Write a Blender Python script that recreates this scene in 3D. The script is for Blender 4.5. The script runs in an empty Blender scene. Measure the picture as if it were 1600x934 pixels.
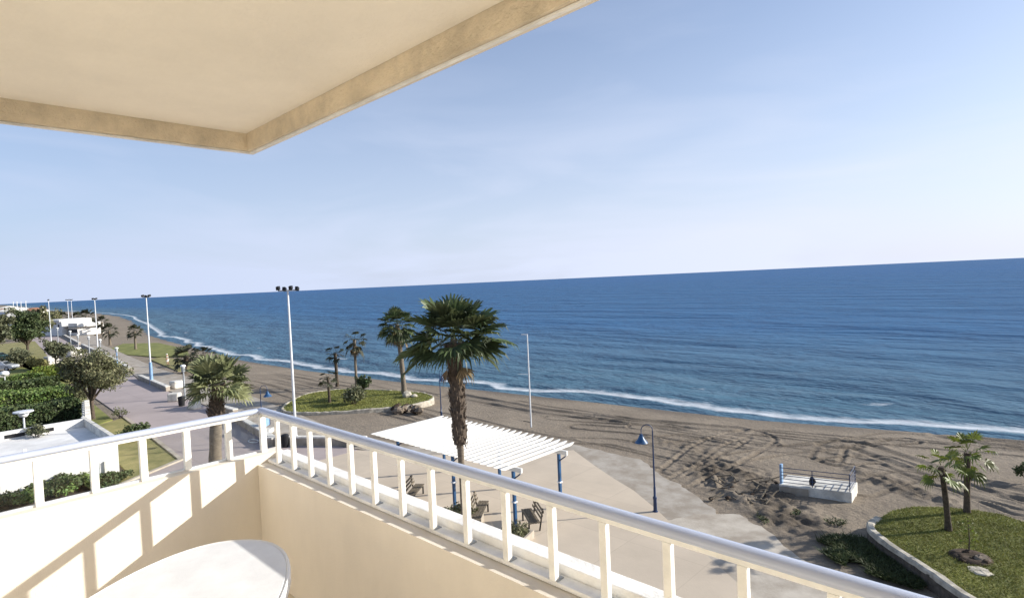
import bpy, math, random
import numpy as np
from mathutils import Vector, Matrix
random.seed(7); np.random.seed(7)
S = bpy.context.scene
C = S.collection
PI = math.pi

# ---------------------------------------------------------------- camera
F, CX, CY, EYE = 909.5, 800.0, 467.0, 10.5
def nrm(v): v = np.array(v, float); return v/np.linalg.norm(v)
def ray(x, y): return np.array([x-CX, -(y-CY), -F])
AX = -nrm(ray(-139, 480)); AY = nrm(ray(1680, 399)); AX = nrm(AX-AY*AX.dot(AY)); AZ = np.cross(AX, AY)
R = np.array([AX, AY, AZ])
EYEP = np.array([0, 0, EYE])
def at(x, y, z=0.0):
    d = R @ ray(x, y); return tuple(float(v) for v in EYEP + d*((z-EYE)/d[2]))
def at2(x, y, z=0.0): return at(x, y, z)[:2]
cam = bpy.data.cameras.new('camera'); camo = bpy.data.objects.new('camera', cam); C.objects.link(camo)
cam.sensor_width = 36; cam.lens = F/1600*36; cam.clip_start = .02; cam.clip_end = 200000
M4 = Matrix([list(R[i]) + [EYEP[i]] for i in range(3)] + [[0, 0, 0, 1]])
camo.matrix_world = M4
S.camera = camo

# ---------------------------------------------------------------- light
EL = math.radians(21.5); AZI = math.atan2(.63, .77)
sv = Vector((math.sin(AZI)*math.cos(EL), math.cos(AZI)*math.cos(EL), math.sin(EL)))
sl = bpy.data.lights.new('sun', 'SUN'); so = bpy.data.objects.new('sun', sl); C.objects.link(so)
sl.energy = 4.2; sl.angle = math.radians(.5); sl.color = (1, .95, .87)
so.rotation_euler = sv.to_track_quat('Z', 'Y').to_euler()
W = bpy.data.worlds.new('World'); S.world = W; W.use_nodes = True
nt = W.node_tree; nt.nodes.clear()
def N(t, typ, **kw):
    n = t.nodes.new(typ)
    for k, v in kw.items(): setattr(n, k, v)
    return n
out = N(nt, 'ShaderNodeOutputWorld'); bg = N(nt, 'ShaderNodeBackground')
sky = N(nt, 'ShaderNodeTexSky', sky_type='NISHITA', sun_disc=False)
sky.sun_elevation = EL; sky.sun_rotation = AZI; sky.altitude = 0; sky.air_density = 1.0; sky.dust_density = 1.2; sky.ozone_density = 4.5
tc = N(nt, 'ShaderNodeTexCoord')
mp = N(nt, 'ShaderNodeMapping'); mp.inputs['Scale'].default_value = (1.0, 1.6, 6.5)
nz = N(nt, 'ShaderNodeTexNoise'); nz.inputs['Scale'].default_value = 1.7; nz.inputs['Detail'].default_value = 6; nz.inputs['Roughness'].default_value = .5; nz.inputs['Distortion'].default_value = .5
nt.links.new(tc.outputs['Generated'], mp.inputs[0]); nt.links.new(mp.outputs[0], nz.inputs['Vector'])
cr = N(nt, 'ShaderNodeMapRange'); cr.inputs[1].default_value = .42; cr.inputs[2].default_value = .85; cr.inputs[3].default_value = 0; cr.inputs[4].default_value = .5
nt.links.new(nz.outputs[0], cr.inputs[0])
sx = N(nt, 'ShaderNodeSeparateXYZ'); nt.links.new(tc.outputs['Generated'], sx.inputs[0])
hz = N(nt, 'ShaderNodeMapRange'); hz.inputs[1].default_value = -.02; hz.inputs[2].default_value = .50; hz.inputs[3].default_value = 1.0; hz.inputs[4].default_value = 0.12
nt.links.new(sx.outputs[2], hz.inputs[0])
mul = N(nt, 'ShaderNodeMath', operation='MULTIPLY'); nt.links.new(cr.outputs[0], mul.inputs[0]); nt.links.new(hz.outputs[0], mul.inputs[1])
# thin veil of high cloud: part of the sky's own light
base = N(nt, 'ShaderNodeMath', operation='MULTIPLY_ADD'); base.inputs[1].default_value = .78; base.inputs[2].default_value = .16
pw = N(nt, 'ShaderNodeMath', operation='POWER'); pw.inputs[1].default_value = 1.6
nt.links.new(hz.outputs[0], pw.inputs[0]); nt.links.new(pw.outputs[0], base.inputs[0])
add = N(nt, 'ShaderNodeMath', operation='ADD'); add.use_clamp = True
nt.links.new(mul.outputs[0], add.inputs[0]); nt.links.new(base.outputs[0], add.inputs[1])
mix = N(nt, 'ShaderNodeMix', data_type='RGBA')
nt.links.new(add.outputs[0], mix.inputs[0]); nt.links.new(sky.outputs[0], mix.inputs[6]); 
dt = N(nt, 'ShaderNodeVectorMath', operation='DOT_PRODUCT'); dt.inputs[1].default_value = (sv.x, sv.y, 0); nt.links.new(tc.outputs['Generated'], dt.inputs[0])
dm = N(nt, 'ShaderNodeMapRange'); dm.inputs[1].default_value = -.6; dm.inputs[2].default_value = .75; nt.links.new(dt.outputs['Value'], dm.inputs[0])
vc = N(nt, 'ShaderNodeMix', data_type='RGBA'); vc.inputs[6].default_value = (3.7, 4.3, 5.7, 1); vc.inputs[7].default_value = (5.4, 5.7, 6.7, 1)
nt.links.new(dm.outputs[0], vc.inputs[0]); nt.links.new(vc.outputs[2], mix.inputs[7])
nt.links.new(mix.outputs[2], bg.inputs[0]); bg.inputs[1].default_value = .092
nt.links.new(bg.outputs[0], out.inputs[0])
S.view_settings.view_transform = 'Standard'; S.view_settings.look = 'None'; S.view_settings.exposure = .82; S.view_settings.gamma = 1

# ---------------------------------------------------------------- materials
def lin(c):
    return tuple(((v/255)/12.92 if v/255 <= .04045 else ((v/255+.055)/1.055)**2.4) for v in c)
def mat(name, col, rough=.7, var=.15, scale=3.0, bump=0.0, bscale=None, col2=None, spec=.3, metal=0, detail=5, island=0.0, trans=0.0, stretch=None, thr=(.35, .65)):
    m = bpy.data.materials.new(name); m.use_nodes = True; t = m.node_tree
    b = t.nodes['Principled BSDF']; b.inputs['Roughness'].default_value = rough; b.inputs['Specular IOR Level'].default_value = spec; b.inputs['Metallic'].default_value = metal
    tcn = N(t, 'ShaderNodeTexCoord'); vec = tcn.outputs['Object']
    if stretch:
        mpn = N(t, 'ShaderNodeMapping'); mpn.inputs['Scale'].default_value = stretch; t.links.new(vec, mpn.inputs[0]); vec = mpn.outputs[0]
    n1 = N(t, 'ShaderNodeTexNoise'); n1.inputs['Scale'].default_value = scale; n1.inputs['Detail'].default_value = detail; n1.inputs['Roughness'].default_value = .62
    t.links.new(vec, n1.inputs['Vector'])
    mr = N(t, 'ShaderNodeMapRange'); mr.inputs[1].default_value = thr[0]; mr.inputs[2].default_value = thr[1]; t.links.new(n1.outputs[0], mr.inputs[0])
    mx = N(t, 'ShaderNodeMix', data_type='RGBA'); t.links.new(mr.outputs[0], mx.inputs[0])
    c2 = col2 or tuple(v*(1-var) for v in col)
    mx.inputs[6].default_value = (*c2, 1); mx.inputs[7].default_value = (*tuple(min(1, v*(1+var*.4)) for v in col), 1)
    cout = mx.outputs[2]
    if island:
        g = N(t, 'ShaderNodeNewGeometry'); hs = N(t, 'ShaderNodeHueSaturation')
        m2 = N(t, 'ShaderNodeMapRange'); m2.inputs[3].default_value = 1-island; m2.inputs[4].default_value = 1+island
        t.links.new(g.outputs['Random Per Island'], m2.inputs[0]); t.links.new(m2.outputs[0], hs.inputs['Value']); t.links.new(cout, hs.inputs['Color'])
        m3 = N(t, 'ShaderNodeMapRange'); m3.inputs[3].default_value = .5-island*.05; m3.inputs[4].default_value = .5+island*.05
        ml = N(t, 'ShaderNodeMath', operation='FRACT'); mm = N(t, 'ShaderNodeMath', operation='MULTIPLY'); mm.inputs[1].default_value = 17.3
        t.links.new(g.outputs['Random Per Island'], mm.inputs[0]); t.links.new(mm.outputs[0], ml.inputs[0]); t.links.new(ml.outputs[0], m3.inputs[0]); t.links.new(m3.outputs[0], hs.inputs['Hue'])
        cout = hs.outputs[0]
    t.links.new(cout, b.inputs['Base Color'])
    if bump:
        n2 = N(t, 'ShaderNodeTexNoise'); n2.inputs['Scale'].default_value = bscale or scale*6; n2.inputs['Detail'].default_value = 6; n2.inputs['Roughness'].default_value = .65
        t.links.new(vec, n2.inputs['Vector'])
        bp = N(t, 'ShaderNodeBump'); bp.inputs['Strength'].default_value = bump; bp.inputs['Distance'].default_value = .02
        t.links.new(n2.outputs[0], bp.inputs['Height']); t.links.new(bp.outputs[0], b.inputs['Normal'])
    if trans:
        tr = N(t, 'ShaderNodeBsdfTranslucent'); t.links.new(cout, tr.inputs[0]); ms = N(t, 'ShaderNodeMixShader'); ms.inputs[0].default_value = trans
        o = t.nodes['Material Output']; t.links.new(b.outputs[0], ms.inputs[1]); t.links.new(tr.outputs[0], ms.inputs[2]); t.links.new(ms.outputs[0], o.inputs[0])
    return m
M = {}
M['cream'] = mat('cream_render', (.765, .705, .615), .88, .15, .9, .22, 190, stretch=(1, 1, .4), detail=9, thr=(.32, .62))
M['cream_rough'] = mat('cream_rough_render', (.80, .69, .52), .9, .24, 4, .8, 45, thr=(.3, .6))
M['cream_ceiling'] = mat('cream_ceiling_paint', (.92, .855, .735), .85, .09, 1.3, .25, 50, detail=8, thr=(.3, .7))
M['coping'] = mat('white_coping', (.84, .83, .80), .55, .22, 6, .25, 60, detail=9, thr=(.3, .6))
M['rail_shaded'] = mat('white_rail_shaded', (.46, .51, .64), .22, .04, 4, 0, spec=.6)  # white handrail; blue-grey of shade and reflected sky put into its colour
M['post_paint'] = mat('white_post_paint', (.84, .83, .785), .45, .16, 9, .15, 70, spec=.45, detail=9, thr=(.3, .6))
M['plastic'] = mat('white_plastic', (.80, .80, .79), .35, .09, 7, .05, 90, spec=.5)
M['straw'] = mat('straw_weave', (.45, .28, .12), .8, .5, 30, .6, 80)
M['tile'] = mat('floor_tile', (.80, .71, .57), .5, .2, 4, .1)
M['white_wall'] = mat('white_render', (.80, .78, .74), .85, .18, .8, .3, 25, stretch=(1, 1, .5), detail=9)
M['white_old'] = mat('weathered_white_render', (.70, .67, .60), .9, .30, 2.0, .4, 20)
M['wall_shaded'] = mat('shaded_low_wall', (.42, .36, .29), .9, .3, 1.6, .4, 14)  # low wall body: shade on its near face painted into the colour
M['stone'] = mat('pale_stone', (.52, .47, .38), .95, .4, 3, .9, 9)
M['white_paint'] = mat('white_painted_timber', (.74, .73, .69), .5, .06, 2, .05)
M['blue_paint'] = mat('blue_painted_steel', (.02, .085, .20), .4, .25, 4, spec=.5)
M['blue_light'] = mat('pale_blue_paint', (.22, .36, .55), .45, .2, 4, spec=.5)
M['navy'] = mat('dark_blue_painted_steel', (.012, .035, .10), .4, .25, 4, spec=.5)
M['galv'] = mat('pale_painted_steel', (.70, .72, .74), .45, .15, 2, spec=.5)
M['grey_steel'] = mat('grey_painted_steel', (.34, .36, .38), .5, .2, 3, spec=.4)
M['black'] = mat('black_metal', (.015, .015, .017), .5, .2, 5)
M['globe'] = mat('opal_glass', (.86, .86, .82), .25, .03, 3, spec=.5)
M['dark_wood'] = mat('weathered_timber', (.17, .14, .10), .8, .4, 12, .4, 30, stretch=(1, 1, 1))
M['bark'] = mat('palm_bark', (.115, .088, .066), .95, .5, 8, .9, 20, thr=(.3, .7))
M['bark_smooth'] = mat('smooth_palm_bark', (.20, .165, .125), .95, .4, 5, .6, 18, stretch=(1, 1, 5))
M['bark_dark'] = mat('dark_bark', (.09, .07, .05), .95, .5, 8, .8, 20)
M['frond'] = mat('palm_fronds', (.085, .112, .046), .5, .35, 2.2, island=.5, trans=.28, spec=.35)
M['frond_olive'] = mat('olive_palm_fronds', (.20, .22, .105), .55, .35, 2.0, island=.45, trans=.25, spec=.35)
M['frond_yellow'] = mat('yellow_green_palm_fronds', (.15, .18, .030), .5, .35, 2.2, island=.4, trans=.3, spec=.35)
M['frond_dark'] = mat('dusky_palm_fronds', (.045, .050, .026), .6, .4, 2.0, island=.4, trans=.15)
M['frond_dead'] = mat('dead_palm_fronds', (.26, .19, .10), .9, .5, 3, island=.4, trans=.1)
M['leaf_olive'] = mat('olive_foliage', (.19, .19, .095), .6, .4, .8, island=.5, trans=.2)
M['leaf_dark'] = mat('dark_foliage', (.085, .115, .045), .6, .4, .8, island=.5, trans=.15)
M['leaf_grey'] = mat('grey_green_foliage', (.17, .18, .10), .65, .4, .9, island=.5, trans=.2)
M['leaf_bright'] = mat('bright_green_foliage', (.17, .22, .035), .55, .4, .9, island=.45, trans=.25)
M['leaf_hedge'] = mat('hedge_foliage', (.13, .19, .05), .55, .4, .8, island=.5, trans=.15)
M['core'] = mat('twiggy_core', (.025, .030, .014), .95, .4, 6)
M['lawn'] = mat('lawn_grass', (.225, .225, .066), .95, .30, .55, .8, 14, col2=(.13, .145, .042))
M['lawn_dry'] = mat('dry_lawn_grass', (.30, .26, .11), .95, .3, .7, .8, 12, col2=(.17, .17, .06))
M['blade'] = mat('grass_blades', (.24, .245, .062), .7, .35, 1.2, island=.45, trans=.2)
M['weed'] = mat('weed_leaves', (.075, .095, .035), .7, .4, 1.2, island=.5, trans=.15)
M['mauve'] = mat('mauve_paving', (.41, .345, .325), .85, .10, .35, .3, 12)
M['beige'] = mat('beige_paving', (.585, .49, .375), .85, .14, .4, .3, 14, thr=(.3, .75))
M['grey_conc'] = mat('grey_concrete', (.39, .35, .295), .9, .2, .9, .5, 12, col2=(.30, .255, .20), thr=(.38, .62))
M['pale_conc'] = mat('pale_concrete', (.48, .43, .355), .9, .25, .8, .5, 12, col2=(.33, .28, .22), thr=(.34, .66))
M['asphalt'] = mat('asphalt', (.06, .06, .06), .9, .25, 2, .5, 30)
M['rock'] = mat('brown_rock', (.20, .16, .12), .95, .5, 3, .9, 9)
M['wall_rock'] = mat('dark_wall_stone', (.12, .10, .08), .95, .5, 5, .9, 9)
M['soil'] = mat('dark_soil', (.075, .052, .036), 1, .5, 3, .9, 9)
M['silver'] = mat('silver_car_paint', (.50, .52, .54), .25, .05, 2, spec=.6, metal=.4)
M['teal'] = mat('dark_green_car_paint', (.03, .09, .08), .25, .05, 2, spec=.6)
M['carglass'] = mat('car_glass', (.02, .025, .03), .08, .05, 2, spec=.8)
M['rubber'] = mat('tyre_rubber', (.02, .02, .02), .9, .2, 8)
M['red'] = mat('red_lamp', (.35, .02, .015), .3, .1, 3)
M['roof'] = mat('clay_roof', (.33, .16, .09), .9, .35, 3, .4, 12)
M['window'] = mat('window_glass', (.03, .04, .05), .12, .1, 2, spec=.7)
M['skin'] = mat('skin', (.42, .24, .16), .6, .1, 6)
M['cloth_grey'] = mat('grey_cloth', (.30, .30, .26), .9, .2, 9)
M['cloth_white'] = mat('white_cloth', (.78, .77, .73), .9, .1, 9)
M['cloth_black'] = mat('black_cloth', (.02, .02, .022), .9, .2, 9)
g = bpy.data.materials.new('clear_glass'); g.use_nodes = True; t = g.node_tree; t.nodes.clear()
go = N(t, 'ShaderNodeOutputMaterial'); gt = N(t, 'ShaderNodeBsdfTransparent'); gg = N(t, 'ShaderNodeBsdfGlossy'); gm = N(t, 'ShaderNodeMixShader')
gt.inputs[0].default_value = (.965, .975, .97, 1); gg.inputs['Roughness'].default_value = .02; gm.inputs[0].default_value = .035
t.links.new(gt.outputs[0], gm.inputs[1]); t.links.new(gg.outputs[0], gm.inputs[2]); t.links.new(gm.outputs[0], go.inputs[0]); M['glass'] = g

# ---------------------------------------------------------------- mesh helpers
class MB:
    def __init__(s): s.v = []; s.f = []; s.m = []
    def add(s, vs, fs, mi=0):
        o = len(s.v); s.v += [tuple(p) for p in vs]; s.f += [tuple(i+o for i in f) for f in fs]; s.m += [mi]*len(fs); return s
    def box(s, x0, y0, z0, x1, y1, z1, mi=0):
        return s.add([(x0, y0, z0), (x1, y0, z0), (x1, y1, z0), (x0, y1, z0), (x0, y0, z1), (x1, y0, z1), (x1, y1, z1), (x0, y1, z1)],
                     [(0, 3, 2, 1), (4, 5, 6, 7), (0, 1, 5, 4), (1, 2, 6, 5), (2, 3, 7, 6), (3, 0, 4, 7)], mi)
    def bar(s, a, b, w, h, up=(0, 0, 1), mi=0):
        a = Vector(a); b = Vector(b); d = (b-a).normalized(); u = Vector(up)
        if abs(d.dot(u)) > .99: u = Vector((1, 0, 0))
        sd = d.cross(u).normalized()*w/2; uu = sd.cross(d).normalized()*h/2
        vs = [p+i*sd+j*uu for p in (a, b) for i, j in ((-1, -1), (1, -1), (1, 1), (-1, 1))]
        return s.add(vs, [(0, 3, 2, 1), (4, 5, 6, 7), (0, 1, 5, 4), (1, 2, 6, 5), (2, 3, 7, 6), (3, 0, 4, 7)], mi)
    def tube(s, pts, rad, n=10, mi=0, cap=True):
        pts = [Vector(p) for p in pts]; rad = rad if isinstance(rad, (list, tuple)) else [rad]*len(pts)
        rings = []; ref = None
        for i, p in enumerate(pts):
            d = (pts[min(i+1, len(pts)-1)]-pts[max(i-1, 0)]).normalized()
            if ref is None: ref = Vector((1, 0, 0)) if abs(d.x) < .9 else Vector((0, 1, 0))
            a = (ref-d*ref.dot(d)).normalized(); ref = a; b = d.cross(a)
            rings.append([p+rad[i]*(math.cos(2*PI*k/n)*a+math.sin(2*PI*k/n)*b) for k in range(n)])
        vs = [v for r in rings for v in r]; fs = []
        for i in range(len(pts)-1):
            for k in range(n): fs.append((i*n+k, i*n+(k+1) % n, (i+1)*n+(k+1) % n, (i+1)*n+k))
        if cap: fs.append(tuple(range(n-1, -1, -1))); fs.append(tuple((len(pts)-1)*n+k for k in range(n)))
        return s.add(vs, fs, mi)
    def lathe(s, prof, cx=0, cy=0, cz=0, n=20, mi=0):
        return s.tube([(cx, cy, cz+z) for z, r in prof], [max(r, .0005) for z, r in prof], n, mi) if all(prof[i][0] < prof[i+1][0] for i in range(len(prof)-1)) else s._lathe(prof, cx, cy, cz, n, mi)
    def _lathe(s, prof, cx, cy, cz, n, mi):
        vs = [(cx+r*math.cos(2*PI*k/n), cy+r*math.sin(2*PI*k/n), cz+z) for z, r in prof for k in range(n)]
        fs = [(i*n+k, i*n+(k+1) % n, (i+1)*n+(k+1) % n, (i+1)*n+k) for i in range(len(prof)-1) for k in range(n)]
        return s.add(vs, fs, mi)
    def prism(s, poly, z0, z1, mi=0):
        n = len(poly)
        ar = sum(poly[i][0]*poly[(i+1) % n][1]-poly[(i+1) % n][0]*poly[i][1] for i in range(n))
        if ar < 0: poly = poly[::-1]
        return s.add([(p[0], p[1], z0) for p in poly]+[(p[0], p[1], z1) for p in poly],
                     [tuple(range(n-1, -1, -1)), tuple(range(n, 2*n))]+[(i, (i+1) % n, n+(i+1) % n, n+i) for i in range(n)], mi)
    def build(s, name, mats, parent=None, smooth=False, bevel=0, loc=None):
        me = bpy.data.meshes.new(name); me.from_pydata(s.v, [], s.f)
        mats = mats if isinstance(mats, (list, tuple)) else [mats]
        for m in mats: me.materials.append(m)
        if len(mats) > 1: me.polygons.foreach_set('material_index', s.m)
        if smooth: me.polygons.foreach_set('use_smooth', [True]*len(me.polygons))
        me.update()
        o = bpy.data.objects.new(name, me); C.objects.link(o)
        if parent: o.parent = parent
        if loc: o.location = loc
        if bevel:
            b = o.modifiers.new('bevel', 'BEVEL'); b.width = bevel; b.segments = 2; b.limit_method = 'ANGLE'; b.angle_limit = math.radians(40)
        if smooth and bevel == 0:
            try: me.set_sharp_from_angle(angle=math.radians(45))
            except Exception: pass
        return o
def npmesh(name, verts, faces, mats, parent=None, smooth=False, loc=None, attrs=None):
    me = bpy.data.meshes.new(name); verts = np.asarray(verts, np.float32); faces = np.asarray(faces, np.int32); k = faces.shape[1]
    me.vertices.add(len(verts)); me.vertices.foreach_set('co', verts.ravel())
    me.loops.add(faces.size); me.loops.foreach_set('vertex_index', faces.ravel())
    me.polygons.add(len(faces)); me.polygons.foreach_set('loop_start', np.arange(0, faces.size, k, dtype=np.int32))
    me.update(calc_edges=True)
    for m in (mats if isinstance(mats, list) else [mats]): me.materials.append(m)
    if smooth: me.polygons.foreach_set('use_smooth', np.ones(len(faces), bool))
    for an, av in (attrs or {}).items():
        a = me.attributes.new(an, 'FLOAT', 'POINT'); a.data.foreach_set('value', np.asarray(av, np.float32).ravel())
    me.validate(); o = bpy.data.objects.new(name, me); C.objects.link(o)
    if parent: o.parent = parent
    if loc: o.location = loc
    return o
def tag(o, label=None, cat=None, group=None, kind=None):
    if label: o['label'] = label
    if cat: o['category'] = cat
    if group: o['group'] = group
    if kind: o['kind'] = kind
    return o
def thing(name, label, cat, loc=(0, 0, 0), rz=0, group=None):
    o = bpy.data.objects.new(name, None); C.objects.link(o); o.location = loc; o.rotation_euler = (0, 0, rz); o.empty_display_size = .2
    return tag(o, label, cat, group)
def copy_tree(o, loc=None, rz=None, label=None, group=None, scale=None, parent=None):
    c = o.copy(); C.objects.link(c)
    if parent: c.parent = parent
    if loc is not None: c.location = loc
    if rz is not None: c.rotation_euler = (0, 0, rz)
    if label: c['label'] = label
    if group: c['group'] = group
    if scale: c.scale = (scale,)*3 if not isinstance(scale, tuple) else scale
    for ch in list(o.children): copy_tree(ch, parent=c)
    return c

# value noise
_grids = {}
def vnoise(x, y, sc, seed):
    if seed not in _grids: _grids[seed] = np.random.RandomState(seed).rand(256, 256)
    G = _grids[seed]; X = np.asarray(x)/sc; Y = np.asarray(y)/sc
    xi = np.floor(X).astype(int); yi = np.floor(Y).astype(int); fx = X-xi; fy = Y-yi
    fx = fx*fx*(3-2*fx); fy = fy*fy*(3-2*fy); a = xi % 256; b = yi % 256; a1 = (a+1) % 256; b1 = (b+1) % 256
    return (G[a, b]*(1-fx)+G[a1, b]*fx)*(1-fy)+(G[a, b1]*(1-fx)+G[a1, b1]*fx)*fy-.5
def sstep(x, a, b): t = np.clip((x-a)/(b-a), 0, 1); return t*t*(3-2*t)

# ---------------------------------------------------------------- ground and sea
SHX = [-9000, -4333, -1914, -946, -685, -554, -478, -414, -353, -279, -222, -196, -177, -166, -130, -100, -78, -58.6, -43, -28.4, -17.5, -2.5, 60, 400]
SHY = [560, 374, 202, 125, 112, 106, 100, 92, 82, 67.5, 56.5, 51, 48.6, 47.3, 43.3, 40.3, 40.4, 41.8, 43.8, 45.3, 46.4, 50.3, 62, 110]
SEA = -.8
def shore(x): return np.interp(x, SHX, SHY)
def axis(parts):
    a = []
    for s, e, st in parts: a += list(np.arange(s, e, st))
    return np.array(a)
gx = np.concatenate([-np.geomspace(9000, 62, 90), axis([(-61.5, -28, .3), (-28, 1.5, .10), (1.5, 12, .6)]), np.geomspace(12, 400, 14)])
gy = np.concatenate([-np.geomspace(400, 20, 10), axis([(-18, 18, 3.0), (18, 22, .25), (22, 44, .10), (44, 52, .2), (52, 70, 1)]), np.geomspace(70, 700, 40)])
GX, GY = np.meshgrid(gx, gy, indexing='ij')
def base_height(x, y):
    ys = shore(x); t = (y-23)/(ys-23)
    z = np.where(t < 1, SEA*np.clip(t, 0, 1)**1.25, SEA-np.clip(y-ys, 0, 80)*.09)
    return z - .06
HZ = base_height(GX, GY)
sandm = sstep(GY, 22.0, 24.5)
ysg = shore(GX); wetd = ysg-GY
dry = sandm*sstep(wetd, 1.0, 7)
rough = vnoise(GX, GY, 3.1, 1)*.10+vnoise(GX, GY, 1.1, 2)*.05+vnoise(GX, GY, .45, 3)*.035+vnoise(GX, GY, .22, 4)*.05
HZ += rough*dry*.42
# churned ground round the ramp, drawn as a blob on the ground
def blob(cx, cy, rx, ry, an=0):
    c, s_ = math.cos(an), math.sin(an); u = ((GX-cx)*c+(GY-cy)*s_)/rx; v = (-(GX-cx)*s_+(GY-cy)*c)/ry
    return np.exp(-(u*u+v*v))
churn = np.clip(blob(-13.2, 29.2, 3.2, 1.6, -.5)+blob(-11.5, 27.6, 3.0, 1.5, -.6)+blob(-9, 25.6, 2.6, 1.4, -.7)+.8*blob(-7.3, 33.5, 2.2, .9, -.7)+.8*blob(-4.2, 31.6, 2.6, .8, -.5)+.5*blob(-17, 33, 4, 1.2, -.3), 0, 1)
rid = 1-np.abs(vnoise(GX+GY*.3, GY, .9, 11))*2.6
HZ += churn*dry*(rid*.16+vnoise(GX, GY, .35, 12)*.20+vnoise(GX, GY, .2, 14)*.16)
# wheel tracks pressed into the sand
damp = churn*.85*np.clip(.6+vnoise(GX, GY, 1.4, 13)*1.6, 0, 1)
def track(px, gauge=1.5, depth=.085, w=.13):
    global HZ, damp
    P = np.array([at2(*p, -.3) for p in px]); 
    tt = np.linspace(0, 1, len(P)); T = np.linspace(0, 1, 80)
    Q = np.stack([np.interp(T, tt, P[:, 0]), np.interp(T, tt, P[:, 1])], 1)
    k = np.ones(9)/9; Qp = np.pad(Q, ((4, 4), (0, 0)), 'edge'); Q = np.stack([np.convolve(Qp[:, 0], k, 'valid'), np.convolve(Qp[:, 1], k, 'valid')], 1)
    lo = Q.min(0)-2; hi = Q.max(0)+2
    mk = (GX > lo[0]) & (GX < hi[0]) & (GY > lo[1]) & (GY < hi[1]); xx = GX[mk]; yy = GY[mk]
    d = np.full(xx.shape, 1e9); ar = np.zeros(xx.shape)
    for i in range(len(Q)-1):
        a, b = Q[i], Q[i+1]; ab = b-a; L2 = max(ab@ab, 1e-9)
        u = np.clip(((xx-a[0])*ab[0]+(yy-a[1])*ab[1])/L2, 0, 1); qx = xx-a[0]-u*ab[0]; qy = yy-a[1]-u*ab[1]; dd = np.hypot(qx, qy)
        m = dd < d; d[m] = dd[m]
    g_ = np.abs(d-gauge/2)
    prof = -depth*np.exp(-(g_/w)**2)+depth*.6*np.exp(-((g_-w*1.9)/(w*.7))**2)
    HZ[mk] += prof*(.6+vnoise(xx, yy, 1.7, 21)); damp[mk] = np.maximum(damp[mk], .75*np.exp(-(g_/(w*1.5))**2)*np.clip(.7+vnoise(xx, yy, 2.1, 22)*1.4, 0, 1))
for px in ([(1050, 745), (1110, 690), (1170, 668), (1195, 680), (1170, 700), (1100, 740)], [(1000, 690), (1100, 676), (1200, 668), (1330, 680), (1480, 690), (1600, 700)],
           [(900, 665), (1000, 672), (1120, 690), (1230, 700), (1330, 690)], [(1300, 720), (1380, 712), (1450, 745), (1530, 770), (1600, 790)],
           [(1290, 715), (1300, 690), (1400, 670), (1600, 690)], [(1060, 760), (1150, 715), (1280, 690), (1420, 680)], [(860, 650), (950, 655), (1080, 662), (1200, 672), (1300, 682)],
           [(1340, 770), (1420, 740), (1500, 760), (1600, 800)], [(850, 690), (960, 690), (1080, 720), (1180, 740)]):
    track(px)
for px in ([(1300, 690), (1340, 690), (1420, 720), (1500, 750), (1600, 775)], [(700, 612), (850, 640), (1000, 655), (1150, 665)], [(1480, 670), (1540, 680), (1600, 685)]):
    track(px, 1.5, .11, .26)
for i in range(12):
    y0 = random.uniform(27, 38); x0 = random.uniform(-75, -20); a = random.uniform(-.12, .06); L = random.uniform(12, 30)
    pts = [(x0+L*k/6, y0+a*L*k/6+random.uniform(-.3, .3)) for k in range(7)]
    def inv(p):
        c = R.T @ (np.array([p[0], p[1], -.3])-EYEP); return (CX+F*c[0]/-c[2], CY-F*c[1]/-c[2])
    track([inv(p) for p in pts], 1.6, .06, .13)
HZ[GY < 22.0] = -.06
# beach bank edge near the water
HZ += -.12*sstep(wetd, 3.2, 2.2)*sstep(wetd, 0, 1.2)
wet = sstep(wetd+vnoise(GX, GY, 6, 31)*2.0, 5.0, 1.5)
nx, ny = len(gx), len(gy)
idx = np.arange(nx*ny).reshape(nx, ny)
fc = np.stack([idx[:-1, :-1], idx[1:, :-1], idx[1:, 1:], idx[:-1, 1:]], -1).reshape(-1, 4)
m = bpy.data.materials.new('beach_sand'); m.use_nodes = True; t = m.node_tree; b = t.nodes['Principled BSDF']; b.inputs['Specular IOR Level'].default_value = .2
pos = N(t, 'ShaderNodeTexCoord').outputs['Object']
def noise(t, vec, sc, det=5, ro=.6, stretch=None):
    if stretch:
        q = N(t, 'ShaderNodeMapping'); q.inputs['Scale'].default_value = stretch; t.links.new(vec, q.inputs[0]); vec = q.outputs[0]
    n_ = N(t, 'ShaderNodeTexNoise'); n_.inputs['Scale'].default_value = sc; n_.inputs['Detail'].default_value = det; n_.inputs['Roughness'].default_value = ro
    t.links.new(vec, n_.inputs['Vector']); return n_.outputs[0]
def mrange(t, s, a, b_, c=0, d=1):
    q = N(t, 'ShaderNodeMapRange'); q.inputs[1].default_value = a; q.inputs[2].default_value = b_; q.inputs[3].default_value = c; q.inputs[4].default_value = d; t.links.new(s, q.inputs[0]); return q.outputs[0]
def mixc(t, f, a, b_):
    q = N(t, 'ShaderNodeMix', data_type='RGBA')
    for s, i in ((f, 0), (a, 6), (b_, 7)):
        if isinstance(s, tuple): q.inputs[i].default_value = (*s, 1)
        elif isinstance(s, float): q.inputs[i].default_value = s
        else: t.links.new(s, q.inputs[i])
    return q.outputs[2]
def math_(t, op, a, b_=None, clamp=False):
    q = N(t, 'ShaderNodeMath', operation=op); q.use_clamp = clamp
    for s, i in ((a, 0), (b_, 1)):
        if s is None: continue
        if isinstance(s, (int, float)): q.inputs[i].default_value = s
        else: t.links.new(s, q.inputs[i])
    return q.outputs[0]
c = mixc(t, mrange(t, noise(t, pos, .22, 6, .65), .3, .7), (.230, .187, .138), (.345, .285, .212))
c = mixc(t, mrange(t, noise(t, pos, 7, 6, .8), .40, .62, 0, .7), c, (.17, .14, .11))
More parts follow.
